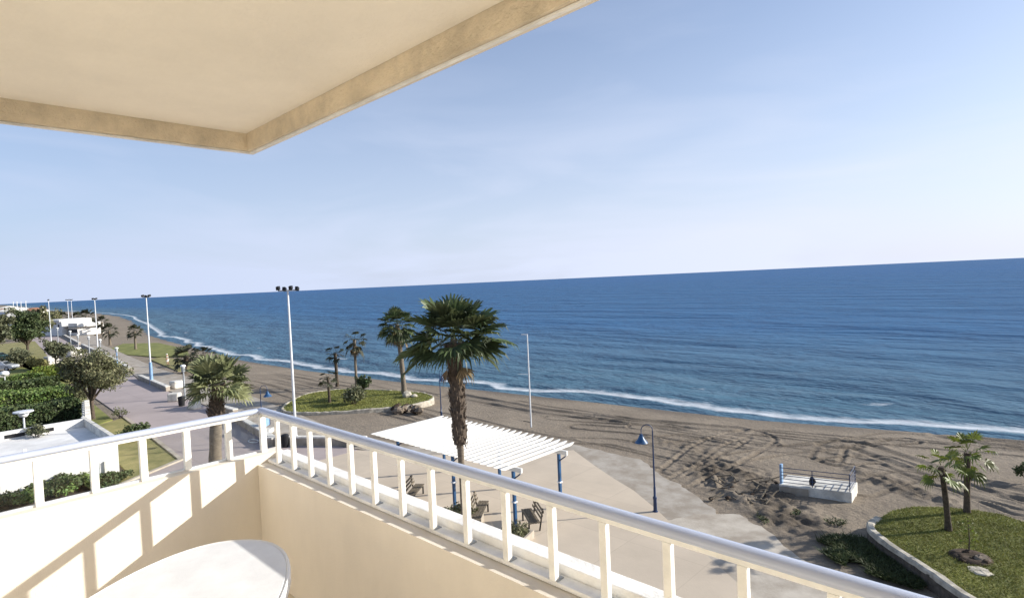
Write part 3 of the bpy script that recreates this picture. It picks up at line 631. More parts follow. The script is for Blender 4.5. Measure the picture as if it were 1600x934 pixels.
# near lawn on the right, with its curved retaining kerb
kerbpx = [(1372, 808), (1361, 814), (1360, 824), (1375, 838), (1405, 858), (1440, 880), (1468, 899), (1495, 918), (1530, 940)]
kp = chaikin(px(kerbpx, .55), 2)
lawnR = [tuple(q) for q in kp] + px([(1600, 990), (1750, 960), (1800, 850)], .5) + px([(1700, 838), (1640, 824), (1600, 815), (1560, 802), (1520, 796), (1480, 792), (1430, 791), (1395, 797)], .5)
tag(MB().prism(lawnR, -.5, .5).build('near_lawn', M['lawn']), kind='structure')
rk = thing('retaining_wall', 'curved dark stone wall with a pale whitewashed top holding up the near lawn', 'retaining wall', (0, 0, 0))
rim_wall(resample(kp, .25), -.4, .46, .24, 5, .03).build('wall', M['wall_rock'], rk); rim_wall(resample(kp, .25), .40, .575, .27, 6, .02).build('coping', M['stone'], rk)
rng = np.random.RandomState(5)
pts = scatter(lawnR, 42000, rng); pts = np.c_[pts, np.full(len(pts), .5)]
v, f = blades(pts, .055, rng, .012, .7); tag(npmesh('grass', v, f, M['blade']), kind='stuff')
wp = px([(1265, 850), (1300, 838), (1350, 842), (1400, 880), (1450, 915), (1430, 920), (1380, 905), (1310, 880)])
wz = scatter(wp, 9000, rng); keep = vnoise(wz[:, 0], wz[:, 1], .8, 51)+.12 > 0; wz = wz[keep]; hz_ = np.array([ground(*q) for q in wz])
v, f = blades(np.c_[wz, hz_], .16, rng, .035, 1.0); tag(npmesh('weeds', v, f, M['weed']), kind='stuff')
wz = scatter(px([(1180, 800), (1260, 790), (1330, 800), (1350, 830), (1290, 850), (1210, 840)]), 2600, rng); wz = wz[vnoise(wz[:, 0], wz[:, 1], .9, 52) > 0]; hz_ = np.array([ground(*q) for q in wz])
v, f = blades(np.c_[wz, hz_], .10, rng, .03, 1.2); tag(npmesh('scrub', v, f, M['weed']), kind='stuff')
# planting pit with a withered sapling
q = at2(1516, 870, .5); pit = thing('planting_mound', 'round mound of dark soil with a pale stone on the near lawn', 'soil mound', (*q, .5))
mb = MB(); prof = [(0, .62), (.05, .55), (.10, .42), (.06, .25), (.04, .02)]
mb._lathe(prof, 0, 0, 0, 18, 0); mb.build('soil', M['soil'], pit, smooth=True)
rd = random.Random(9)
for k in range(14):
    mb = MB(); a = rd.random()*6.28; r_ = rd.uniform(.15, .55); rock(mb, (r_*math.cos(a)-.1, r_*math.sin(a)-.1, .06), rd.uniform(.04, .12), rd); mb.build('clod', M['soil'], pit)
mb = MB(); rock(mb, (.28, -.05, .06), .26, rd, .5); mb.build('stone', M['rock'], pit)
q2 = at2(1514, 862, .55); sp = thing('sapling', 'thin withered sapling with few pale leaves in the soil mound', 'sapling', (*q2, .52))
MB().tube([(0, 0, 0), (.02, 0, .5), (-.02, .02, 1.25)], [.025, .02, .008], 6).build('stem', M['bark'], sp)
rg = np.random.RandomState(3); cs = np.c_[rg.normal(size=70)*.13, rg.normal(size=70)*.13, .25+rg.rand(70)*.95]; v, f = leaves(cs, .06, rg, .5, .4); npmesh('foliage', v, f, M['leaf_bright'], sp)
mb = MB(); rock(mb, (0, 0, 0), .36, rd, .12); tag(mb.build('stepping_stone', M['stone'], loc=(*at2(1532, 893, .5), .52)), 'flat pale stone slab lying on the near lawn below the soil mound', 'stone slab')
q = at2(1600, 748, -.2); shrub('shrub', 'dark low bush on the sand at the right edge of the view', (q[0]+.15, q[1], -.2), .5, .5, .7, 900, .06, M['leaf_dark'], 40)

# ---------------------------------------------------------------- concrete ramp with blue railing
A = np.array(at2(1217, 765, 0)); B = np.array(at2(1331, 779, 0)); Cc = np.array(at2(1340, 762, 0)); dv = Cc-B; D = A+dv
rp = thing('beach_ramp', 'pale concrete platform with a blue pipe railing on the churned sand', 'platform', (*A, 0))
loc = lambda p, z: (p[0]-A[0], p[1]-A[1], z)
mb = MB(); mb.prism([tuple(A-A), tuple(B-A), tuple(Cc-A), tuple(D-A)], -.35, .28); mb.build('slab', M['white_old'], rp, bevel=.02)
mb = MB(); dn = nrm(dv)*.0; e = nrm(B-A); nn_ = np.array([e[1], -e[0]]); nn_ = nn_ if nn_ @ dv < 0 else -nn_
mb.prism([tuple(A-A+nn_*.06+e*.02), tuple((B-A)*.42+nn_*.06), tuple((B-A)*.42+nn_*.004), tuple(A-A+nn_*.004+e*.02)], -.35, .20); mb.build('footing', M['grey_conc'], rp)
ins = nrm(dv)*.08
def rpost(p, h=.78): MB().tube([loc(p, .26), loc(p, .28+h)], .02, 8).build('post', M['blue_light' if p is fa else 'navy'], rp)
fa = A+e*.08+ins; fb = B-e*.08+ins; fc2 = Cc-e*.08-ins; fd2 = D+e*.08-ins
for p_ in (fa, A+(B-A)*.47+ins, fb, fc2): rpost(p_)
for hgt in (1.06, .86, .70, .54, .38):
    mb = MB(); mb.tube([loc(fa, hgt), loc(fb, hgt)], .016, 6); mb.build('rail', M['navy'], rp)
    mb = MB(); mb.tube([loc(fb, hgt), loc(fc2, hgt)], .016, 6); mb.build('rail', M['navy'], rp)
bxm = MB(); pA = fa+ins*1.5; bxm.bar(loc(pA, .28), loc(pA, 1.2), .20, .10); bxm.build('panel', M['blue_light'], rp, bevel=.01)
mb = MB(); mid = A+(B-A)*.46+ins*3; rock(mb, loc(mid, .52), .16, random.Random(2), 1.5); tag(mb.build('rubbish_sack', M['black'], loc=(*A, 0), smooth=True), 'dark full sack hung on the blue railing of the concrete platform', 'sack')
rd = random.Random(12); q0 = at2(1165, 765); hp = thing('debris_heap', 'heap of dark driftwood and rubble left of the concrete platform', 'debris', (*q0, 0))
for k in range(40):
    q = at2(rd.uniform(1105, 1215), rd.uniform(745, 785)); z = ground(*q)
    mb = MB()
    if k % 3: a = rd.random()*3.14; L = rd.uniform(.15, .5); mb.bar((q[0]-q0[0]-L*math.cos(a), q[1]-q0[1]-L*math.sin(a), z+rd.uniform(.02, .12)), (q[0]-q0[0]+L*math.cos(a), q[1]-q0[1]+L*math.sin(a), z+rd.uniform(.04, .3)), .05, .05)
    else: rock(mb, (q[0]-q0[0], q[1]-q0[1], z+.05), rd.uniform(.05, .15), rd, .6)
    mb.build('branch' if k % 3 else 'rock', M['dark_wood' if k % 3 else 'soil'], hp)

# ---------------------------------------------------------------- pergola
PX0, PX1, PY0, PY1, PZ = -26.6, -16.9, 16.35, 21.2, 2.72
pg = thing('pergola', 'white slatted pergola roof on blue steel posts beside the tall palm', 'pergola', (PX0, PY0, 0))
Lx, Ly = PX1-PX0, PY1-PY0
for yy in (.85, Ly-1.0):
    MB().box(-.25, yy-.05, PZ-.20, Lx+.35, yy+.05, PZ-.002).build('beam', M['white_paint'], pg, bevel=.006)
for k in range(24):
    x = .06+k*(Lx-.12)/23; mb = MB()
    mb.add([(x-.042, 0, PZ+.09), (x+.042, 0, PZ+.09), (x-.042, 0, PZ+.115), (x+.042, 0, PZ+.115), (x-.042, .25, PZ), (x+.042, .25, PZ), (x-.042, Ly-.25, PZ), (x+.042, Ly-.25, PZ), (x-.042, Ly, PZ+.09), (x+.042, Ly, PZ+.09), (x-.042, Ly, PZ+.115), (x+.042, Ly, PZ+.115)],
           [(0, 1, 3, 2), (0, 4, 5, 1), (4, 6, 7, 5), (6, 8, 9, 7), (8, 10, 11, 9), (2, 3, 11, 10), (0, 2, 10, 8, 6, 4), (1, 5, 7, 9, 11, 3)])
    mb.build('slat', M['white_paint'], pg)
for x in (1.2, 5.6, Lx-.15):
    for yy in (.85, Ly-1.0):
        mb = MB(); mb.box(x-.06, yy-.06, 0, x+.06, yy+.06, PZ-.21); mb.box(x-.12, yy-.12, 0, x+.12, yy+.12, .02)
        po = mb.build('post', M['blue_paint'], pg, bevel=.008)
        MB().bar((x+.0, yy, PZ-.55), (x+.42, yy, PZ-.24), .05, .05).build('brace', M['navy'], po)
        MB().box(x-.09, yy-.09, 1.18, x+.09, yy+.09, 1.24).build('collar', M['galv'], po)

# benches and planters under and beside the pergola
def bench(label, loc, rz, L=2.2):
    t_ = thing('bench', label, 'bench', (*loc, .012), rz, 'benches beside the pergola')
    mb = MB(); 
    for k in range(4): mb.box(-L/2, -.02+k*.12, .40, L/2, .08+k*.12, .44)
    mb.build('seat', M['dark_wood'], t_)
    mb = MB()
    for k in range(3): mb.bar((-L/2, .50+k*.05, .56+k*.14), (L/2, .50+k*.05, .56+k*.14), .03, .10)
    mb.build('backrest', M['dark_wood'], t_)
    for x in (-L/2+.2, L/2-.2):
        mb = MB(); mb.bar((x, .0, 0), (x, .0, .40), .06, .06); mb.bar((x, .45, 0), (x, .62, .92), .06, .05); mb.bar((x, .0, .375), (x, .47, .375), .05, .045); mb.build('leg', M['black'], t_)
    return t_
bench('dark slatted bench under the landward side of the pergola, left of the near blue post', at2(652, 783), 2.2, 2.4)
bench('dark slatted bench beyond the green planter, close to the tall palm', at2(757, 812), 2.2, 2.2)
bench('dark slatted bench standing alone on the plaza beside the small square planter', at2(822, 822), -.6, 1.6)
def planter(label, loc, rz, w, d, n, seed):
    t_ = thing('planter', label, 'planter', (*loc, .012), rz); mb = MB()
    for (a0, b0, a1, b1) in ((-w/2, -d/2, w/2, -d/2+.1), (-w/2, d/2-.1, w/2, d/2), (-w/2, -d/2+.1, -w/2+.1, d/2-.1), (w/2-.1, -d/2+.1, w/2, d/2-.1)): mb.box(a0, b0, 0, a1, b1, .32)
    mb.build('rim', M['pale_conc'], t_); MB().box(-w/2+.1, -d/2+.1, 0, w/2-.1, d/2-.1, .26).build('soil', M['soil'], t_)
    rg = np.random.RandomState(seed); cs = np.c_[(rg.rand(n)-.5)*(w-.25), (rg.rand(n)-.5)*(d-.25), .28+rg.rand(n)**2*.4]; v, f = leaves(cs, .06, rg, .6); npmesh('foliage', v, f, M['leaf_olive'], t_); return t_
planter('low concrete planter full of olive shrubs beside the near blue post', at2(722, 815), .1, 1.5, 1.2, 1200, 61)
planter('small square planter with a pale rim on the plaza, half hidden by the railing', at2(805, 845), .3, 1.2, 1.1, 700, 62)

# ---------------------------------------------------------------- lamps and masts
def swan(label, loc, an, h=3.9, group='swan-neck lamps', m1=None):
    t_ = thing('street_lamp', label, 'street lamp', loc, an, group)
    pm = m1 or M['navy']
    MB().lathe([(0, .12), (.03, .12), (.05, .085), (.55, .075), (.60, .09), (.66, .09), (.70, .055), (1.1, .05)], n=14).build('base', pm, t_, smooth=True)
    MB().tube([(0, 0, 1.05), (0, 0, h-.28)], [.042, .026], 10).build('pole', pm, t_, smooth=True)
    pts = [(0, 0, h-.30)]+[(-.25+.25*math.cos(a), 0, h-.25+.25*math.sin(a)) for a in [PI*k/12 for k in range(13)]]+[(-.5, 0, h-.42)]
    MB().tube(pts, .018, 8).build('arm', pm, t_, smooth=True)
    sh = MB(); sh._lathe([(-.40, .03), (-.44, .07), (-.50, .10), (-.62, .15), (-.76, .27), (-.79, .29), (-.785, .27), (-.62, .13), (-.44, .02)], -.5, 0, h, 20, 0); sh.build('lamp_shade', M['blue_paint'], t_, smooth=True)
    MB()._lathe([(-.735, .001), (-.735, .25), (-.80, .21), (-.84, .10), (-.85, .001)], -.5, 0, h, 18, 0).build('bulb_cover', M['globe'], t_, smooth=True)
    return t_
s0 = swan('swan-neck lamp with a blue bell shade at the paving edge near the sand', at(1024, 799), math.atan2(.69, .72))
copy_tree(s0, at(690, 656), math.atan2(.72, -.70)+.5, 'swan-neck lamp seen behind the pergola roof beside the shaggy palm trunk')
copy_tree(s0, at(411, 688), math.atan2(-.69, -.72), 'dark swan-neck lamp directly behind the corner of the balcony rail')
def mast(label, loc, h, heads, wid, group, base_h=2.1, rz=.4, m2=None):
    t_ = thing('floodlight_mast', label, 'floodlight mast', loc, rz, group)
    MB().lathe([(0, .26), (.03, .26), (.04, .2), (base_h, .17), (base_h+.06, .10)], n=14).build('base', M['blue_light'] if base_h > 1 else M['galv'], t_, smooth=True)
    MB().tube([(0, 0, base_h), (0, 0, h*.6), (0, 0, h-.2)], [.095, .08, .06], 10).build('pole', m2 or M['galv'], t_, smooth=True)
    MB().bar((-wid/2, 0, h-.2), (wid/2, 0, h-.2), .06, .08).build('crossbar', M['grey_steel'], t_)
    for k in range(heads):
        x = -wid/2+wid*k/(heads-1) if heads > 1 else 0; mb = MB(); tl = .35 if k % 2 else -.2
        mb.bar((x, -.14, h-.05), (x, .14, h-.05-tl*.3), .20, .24); mb.build('floodlight', M['black'], t_, bevel=.01)
    return t_
mast('tallest floodlight mast, thin and white, nearest, with a wide row of black lamps', at(463, 692), 10.7, 4, 1.3, None, .5, .77)
m2_ = mast('floodlight mast with a thick pale blue foot beside the promenade wall', at(237, 600), 10.65, 3, 1.0, None, 2.6, .5)
mast('floodlight mast by the far beach palms, seen above the round feathery tree', at(154, 562), 10.6, 3, 1.2, None, .8, -.6)
mast('slim floodlight mast rising right of the dark tree crown on the promenade', at(81, 547), 10.8, 1, .4, None, .8, .3)
fm_ = mast('floodlight mast behind the beach bar, left one of the close pair', at(109, 522), 10.7, 3, 1.6, 'close pair of masts behind the beach bar', .5, -.6)
copy_tree(fm_, at(114.5, 519), .2, 'floodlight mast behind the beach bar, right one of the close pair')
for x, y in ((42, 499), (28, 496), (34, 493), (22, 494)):
    p = at(x, y); h_ = 10.6
    mb = MB(); mb.tube([(0, 0, 0), (0, 0, h_+.3)], [.32, .2], 6); mb.bar((-.9, 0, h_+.3), (.9, 0, h_+.3), .5, .6)
    tag(mb.build('lamp_mast', M['galv'], loc=p), 'far thin lamp mast standing against the sea at the left horizon', 'lamp mast', 'far lamp masts at the left horizon')
# bent arm floor of the mast with side arm
t_ = thing('flagpole', 'thin white pole with a short arm at its top on the sand behind the pergola', 'pole', at(830, 667, -.15))
MB().tube([(0, 0, 0), (0, 0, 6.75)], [.055, .04], 8).build('pole', M['galv'], t_, smooth=True); MB().tube([(0, 0, 6.72), (-.30, -.30, 6.74)], .03, 6).build('arm', M['galv'], t_)
MB().bar((-.75, 0, .35), (.0, 0, .35), .04, .04).build('foot_bar', M['black'], t_)
def globe_lamp(label, loc, h, group='promenade lamps', pm='grey_steel'):
    t_ = thing('promenade_lamp', label, 'promenade lamp', loc, 0, group)
    MB().lathe([(0, .13), (.04, .13), (.06, .09), (h-.75, .075)], n=12).build('pole', M[pm], t_, smooth=True)
    MB().lathe([(h-.76, .11), (h-.72, .17), (h-.22, .18), (h-.2, .12)], n=14).build('lantern', M['grey_steel'], t_, smooth=True)
    MB().lathe([(h-.22, .10), (h-.20, .26), (h-.10, .25), (h-.02, .15), (h, .02)], n=16).build('lamp_cap', M['globe'], t_, smooth=True)
    return t_
gl0 = globe_lamp('promenade lamp with a white cap and grey lantern left of the pale olive palm', at(289, 622), 3.45)
bl0 = globe_lamp('pale blue promenade lamp with a white top left of the blue-footed mast', at(184, 577), 3.3, pm='blue_light')
for (x, y, lab, h_) in ((158, 560, 'far promenade lamp right beside the mast at the far palms', 1), (140, 553, 'far promenade lamp, nearest of the row beyond the round feathery tree', 1), (123, 549, 'far promenade lamp, middle one of the row beyond the round feathery tree', 1), (111, 543, 'far promenade lamp in front of the right end of the white beach bar', 1.1), (91, 535, 'far promenade lamp in front of the left end of the white beach bar', 1.1)):
    p = at(x, y); copy_tree(gl0, p, 0, lab, scale=h_*1.0)
t_ = thing('garden_lamp', 'white garden lamp with a flat-topped globe behind the white terrace wall', 'garden lamp', (-55, 5.25, 0), 0)
MB().tube([(0, 0, 0), (0, 0, 2.2)], .06, 8).build('pole', M['galv'], t_); MB().lathe([(2.15, .05), (2.2, .22), (2.4, .34), (2.55, .30), (2.62, .1)], n=14).build('globe', M['globe'], t_, smooth=True); MB().lathe([(2.55, .62), (2.62, .6), (2.66, .1)], n=14).build('cap', M['galv'], t_)
t_ = thing('garden_lamp', 'white globe garden lamp half sunk among the hedges', 'garden lamp', (*at2(9, 612), 0), 0)
MB().tube([(0, 0, 0), (0, 0, 1.9)], .05, 8).build('pole', M['galv'], t_); MB().lathe([(1.85, .05), (1.95, .32), (2.15, .46), (2.4, .36), (2.5, .06)], n=14).build('globe', M['globe'], t_, smooth=True)

# ---------------------------------------------------------------- low walls along the promenade
def low_wall(label, pts, h, w, end=None, group='low walls along the promenade'):
    pts = resample(pts, 1.2); t_ = thing('low_wall', label, 'low wall', (*pts[0], 0), 0, group); o0 = np.array(pts[0])
    def strip(w, z0, z1):
        mb = MB(); vs = []
        for i, p_ in enumerate(pts):
            d = nrm(np.array(pts[min(i+1, len(pts)-1)])-np.array(pts[max(i-1, 0)])); s_ = np.array([-d[1], d[0]])*w/2; p_ = np.array(p_)-o0
            for q, z in ((p_-s_, z0), (p_-s_, z1), (p_+s_, z1), (p_+s_, z0)): vs.append((q[0], q[1], z))
        n = len(pts); fs = [(i*4+k, (i+1)*4+k, (i+1)*4+(k+1) % 4, i*4+(k+1) % 4) for i in range(n-1) for k in range(4)]+[(0, 1, 2, 3), ((n-1)*4+3, (n-1)*4+2, (n-1)*4+1, (n-1)*4)]
        return mb.add(vs, fs)
    strip(w, -.2, h-.10).build('wall', M['wall_shaded'], t_); strip(w+.06, h-.098, h).build('coping', M['white_old'], t_)
    return t_
low_wall('straight low promenade wall beside the blue-footed mast', [(-86.5, 19.95), (-72.2, 19.25)], .55, .4)
low_wall('long low promenade wall section beyond the round feathery tree', [(-163, 26.6), (-117, 23.3), (-97.5, 21.3)], .5, .4)
low_wall('farthest low promenade wall section, running towards the white beach bar', [(-270, 35.6), (-168, 27.0)], .5, .4)
low_wall('short low wall end behind the trunk of the pale olive palm', [(-57, 18.6), (-52, 18.9)], .55, .4)
low_wall('low wall running away behind the balcony corner, its near face in shade', px([(362, 655), (385, 668), (408, 682), (430, 697)]), .6, .35)
low_wall('curved low wall with a pale coping between the near mast and the pergola', px([(418, 696), (460, 695.5), (485, 695), (509, 695.5), (540, 695), (572, 696)]), .62, .35)
def block(label, loc, s_, name='concrete_block', rz=.3):
    mb = MB(); rd = random.Random(int(s_*100)); mb.prism([(-s_*.6, -s_*.5), (s_*.5, -s_*.55), (s_*.62, 0), (s_*.45, s_*.5), (-s_*.5, s_*.45)], 0, s_*.85)
    o = mb.build(name, M['white_old'], loc=(*loc, 0), bevel=.12*s_); o.rotation_euler = (0, 0, rz); return tag(o, label, 'block', 'white blocks along the promenade')
block('rounded white block at the end of the wall beside the blue-footed mast', at2(276, 606), 1.0)
block('second white block, nearer than the one ending the wall, left of the capped promenade lamp', at2(274, 626), .95, rz=.9)
block('white block beyond the round feathery tree on the sea side of the promenade', at2(116, 556), 1.9)
block('low white block at the landward edge of the promenade beside the verge bushes', at2(81, 569), 1.6)
block('pale block standing on the paving in front of the capped promenade lamp', at2(305, 638), .8)
t_ = thing('waste_bin', 'dark bin at the foot of the capped promenade lamp', 'bin', at(284, 634), 0)
MB().lathe([(0, .26), (.8, .32), (.82, .32)], n=12).build('body', M['black'], t_); MB().lathe([(.82, .34), (.9, .28), (.95, .1)], n=12).build('lid', M['black'], t_)
t_ = thing('waste_bin', 'black bin against the curved low wall seen through the balcony posts', 'bin', at(446, 698), 0)
MB().lathe([(0, .2), (.75, .26), (.78, .26)], n=12).build('body', M['black'], t_); MB().lathe([(.78, .28), (.86, .2), (.9, .05)], n=12).build('lid', M['black'], t_)
mb = MB(); mb.tube([(math.cos(a)*.55, math.sin(a)*.28, .04+.0*a) for a in [2*PI*k/24 for k in range(25)]], .035, 6)
tag(mb.build('hoop', M['white_paint'], loc=(*at2(396, 690), .02)), 'white hoop lying on the promenade beside the balcony corner', 'hoop')
t_ = thing('sign_post', 'pale blue panel with white steps seen just right of the balcony corner post', 'sign', at(418, 676), -.78)
MB().box(-.42, -.05, .55, .42, .05, 1.6).build('panel', M['blue_light'], t_); MB().box(-.46, -.07, .5, -.36, .07, 1.65).build('post', M['navy'], t_); MB().box(-.5, -.5, 0, .5, .3, .3).build('step', M['white_old'], t_)

# far person on the beach
t_ = thing('person', 'person in grey top and white shorts standing on the sand left of the squat palms', 'person', (*at2(262, 571), 0), -.78)
def skin(name, vs, es, rs, m_, par):
    me = bpy.data.meshes.new(name); me.from_pydata(vs, es, []); o = bpy.data.objects.new(name, me); C.objects.link(o); o.parent = par
    md = o.modifiers.new('s', 'SKIN'); 
    for sv_, r_ in zip(me.skin_vertices[0].data, rs): sv_.radius = (r_, r_)
    me.skin_vertices[0].data[0].use_root = True; o.modifiers.new('d', 'SUBSURF').levels = 1; o.modifiers['d'].render_levels = 2; me.materials.append(m_); return o
skin('body', [(0, 0, .95), (0, 0, 1.2), (0, 0, 1.45), (0, 0, 1.55), (0, -.02, 1.68), (.19, 0, 1.42), (.24, .02, 1.15), (.25, -.06, .90), (.25, -.08, .80), (-.19, 0, 1.42), (-.24, .02, 1.15), (-.24, -.06, .90), (-.24, -.08, .80), (.10, 0, .88), (.11, -.02, .48), (.11, .03, .07), (.11, -.1, .03), (-.10, 0, .88), (-.12, .05, .48), (-.13, .12, .07), (-.13, .0, .03)],
     [(0, 1), (1, 2), (2, 3), (3, 4), (2, 5), (5, 6), (6, 7), (7, 8), (2, 9), (9, 10), (10, 11), (11, 12), (0, 13), (13, 14), (14, 15), (15, 16), (0, 17), (17, 18), (18, 19), (19, 20)],
     [.14, .13, .15, .06, .10, .06, .045, .035, .035, .06, .045, .035, .035, .085, .06, .04, .035, .085, .06, .04, .035], M['skin'], t_)
skin('shirt', [(0, 0, 1.0), (0, 0, 1.2), (0, 0, 1.45), (.20, 0, 1.42), (.24, .02, 1.2), (-.20, 0, 1.42), (-.24, .02, 1.2)], [(0, 1), (1, 2), (2, 3), (3, 4), (2, 5), (5, 6)], [.165, .155, .17, .08, .065, .08, .065], M['cloth_grey'], t_)
skin('shorts', [(0, 0, .95), (.10, 0, .86), (.11, -.02, .55), (-.10, 0, .86), (-.12, .04, .55)], [(0, 1), (1, 2), (0, 3), (3, 4)], [.165, .11, .10, .11, .10], M['cloth_white'], t_)
mb = MB(); mb.lathe([(1.69, .118), (1.76, .11), (1.80, .06), (1.81, .01)], 0, -.02, 0, 14); mb.bar((0, -.10, 1.70), (0, -.22, 1.69), .16, .015); mb.build('cap', M['cloth_white'], t_, smooth=True)

# ---------------------------------------------------------------- gardens on the left
# white terrace building of the neighbouring garden
tb_ = thing('terrace_building', 'low white terrace building with a walled sunlit roof below the balcony on the left', 'building', (-41, 8.1, 0))
TX, TY = -41.0, 8.1
def tbx(n, x0, y0, z0, x1, y1, z1, m_, **k): return MB().box(x0-TX, y0-TY, z0, x1-TX, y1-TY, z1).build(n, m_, tb_, **k)
tbx('wall', -41.25, -12, 0, -41.0, 8.1, 2.35, M['white_wall'])
tbx('roof_deck', -49.2, -12, 1.2, -41.26, 7.85, 1.75, M['white_wall'])
tbx('wall', -50.2, 7.86, 0, -41.255, 8.1, 2.3, M['white_old'])
tbx('wall', -49.45, -12, 0, -49.205, 7.85, 2.30, M['white_wall'])
for k in range(7):
    y = 6.2-k*1.5; tbx('opening', -49.2, y-1.0, 1.85, -49.17, y, 2.08, M['black'])
tbx('gatepost', -40.99, 7.0, 0, -40.86, 7.12, 1.0, M['grey_steel']); tbx('gatepost', -40.99, 7.35, 0, -40.86, 7.47, 1.0, M['white_old'])
tbx('vent', -41.2, 3.8, 2.35, -41.05, 3.95, 2.55, M['white_wall'])
gw = thing('garden_wall', 'pale garden wall stepping up behind the terrace with small pillars beside the dry verge', 'garden wall', (-50, 8.9, 0))
for k in range(7):
    x0 = -50.3-k*1.35; z = 2.15-.03*k
    MB().box(x0-1.35+50, 8.15+k*.22-8.9, 0, x0+50-.003, 8.38+k*.22-8.9, z).build('wall', M['white_old'], gw)
    MB().box(x0-.18+50, 8.10+k*.22-8.9, 0, x0+.14+50, 8.43+k*.22-8.9, z+.28).build('pillar', M['white_old'], gw)
q = at2(126, 672); shrub('shrub', 'small grey bush on the white terrace roof', (-48.4, 5.2, 1.75), .7, .7, .75, 500, .09, M['leaf_grey'], 44)
q = at2(208, 690); shrub('shrub', 'dark round bush on the dry verge beside the terrace corner', (*q, 0), 1.1, 1.0, 1.3, 1500, .09, M['leaf_dark'], 45)
q = at2(188, 652); shrub('shrub', 'twiggy grey shrub at the promenade edge of the dry verge', (*q, 0), .9, .7, .8, 350, .07, M['leaf_grey'], 46)
for k, (x, y, lab) in enumerate(((10, 790, 'bushy green shrub at the foot of the white terrace wall, at the left picture edge'), (45, 782, 'green shrub at the foot of the white terrace wall, behind the leftmost rail post'), (85, 772, 'tall leafy shrub in the middle of the white terrace wall foot'), (120, 765, 'leafy shrub at the foot of the white terrace wall left of the gate posts'), (165, 757, 'low shrub in front of the gate posts of the white terrace wall'))):
    q = at2(x, y); shrub('shrub', lab, (q[0], q[1], 0), 1.4, 1.2, (.62, .7, .85, .6, .42)[k], 1500, .09, M['leaf_hedge' if k % 2 else 'leaf_dark'], 70+k, group='shrubs at the foot of the terrace wall')
sheet('planting_bed', px([(-60, 850), (0, 800), (100, 778), (190, 757), (190, 745), (100, 757), (0, 772), (-60, 790)]), .03, M['soil'])
hedge('nearest tall dark hedge right behind the white terrace building', (-59.2, -6), (-60.8, 9.2), 2.2, 2.2, 12000, .13, M['leaf_dark'], 81)
hedge('second broad clipped hedge with a sunlit top, left of the round feathery tree', (-73, -3), (-73.5, 10.6), 4.6, 1.8, 13000, .14, M['leaf_hedge'], 82)
hedge('third narrow hedge row in front of the globe garden lamp', (-83, -2), (-84.5, 11.2), 2.0, 1.8, 8000, .15, M['leaf_dark'], 83)
hedge('farthest short hedge row at the back of the garden lawn', (-92, 3), (-93, 11.0), 1.6, 1.5, 5000, .16, M['leaf_hedge'], 84)
q = at2(82, 597); shrub('shrub', 'bright yellow-green shrub between the hedges and the promenade', (*q, 0), 3.0, 2.2, 2.0, 3000, .14, M['leaf_bright'], 85)
q = at2(112, 632); shrub('shrub', 'dark shrub below the left side of the round feathery tree', (*q, 0), 2.0, 1.6, 1.7, 2200, .13, M['leaf_olive'], 86)
q = at2(145, 655); tree('feathery_tree', 'round feathery olive-green tree on a thin stem on the dry verge by the promenade', (*q, 0), 6.0, 1.7, 2.9, 2.0, 15000, .10, M['leaf_olive'], 91, M['bark'], dens=1.7)
q = at2(44, 557); tree('dark_tree', 'large dark dense tree left of the promenade, beyond the parked cars', (*q, 0), 8.3, 2.2, 3.2, 2.9, 11000, .22, M['leaf_dark'], 92, dens=2.2)
q = at2(88, 578); tree('small_tree', 'small pale bushy tree with crooked stem beside the promenade verge', (*q, 0), 4.2, 1.6, 2.2, 1.2, 3500, .16, M['leaf_grey'], 93, M['bark'])
q = at2(30, 574); shrub('shrub', 'pale green shrub in front of the trunk of the large dark tree', (*q, 0), 2.6, 2.2, 3.0, 2600, .17, M['leaf_grey'], 94)
q = at2(62, 577); shrub('shrub', 'dry yellowish shrub between the large dark tree and the small pale tree', (*q, 0), 2.6, 1.8, 1.8, 2200, .15, M['lawn_dry'], 95)
q = at2(2, 570); tree('light_tree', 'pale mottled tree at the left picture edge in front of the far houses', (q[0], q[1]-1, 0), 8.6, 2.6, 3.2, 3.0, 7000, .24, M['leaf_grey'], 96, dens=1.5)
q = at2(62, 530); tree('far_tree', 'far olive tree behind the crown of the large dark tree', (*q, 0), 7.6, 2.0, 4.0, 2.8, 3500, .35, M['leaf_olive'], 97)
q = at2(46, 520); tree('far_tree', 'farther dark tree beside the far white houses', (*q, 0), 7.0, 2.0, 4, 2.6, 2800, .4, M['leaf_dark'], 98)
q = at2(76, 516); tree('far_tree', 'far brownish tree left of the white beach bar', (*q, 0), 7.0, 2.0, 5, 2.6, 2600, .4, M['leaf_olive'], 99)
q = at2(24, 512); tree('far_tree', 'far grey-green tree in front of the bluish far houses', (*q, 0), 7.0, 2.0, 4, 2.6, 2200, .4, M['leaf_grey'], 100)

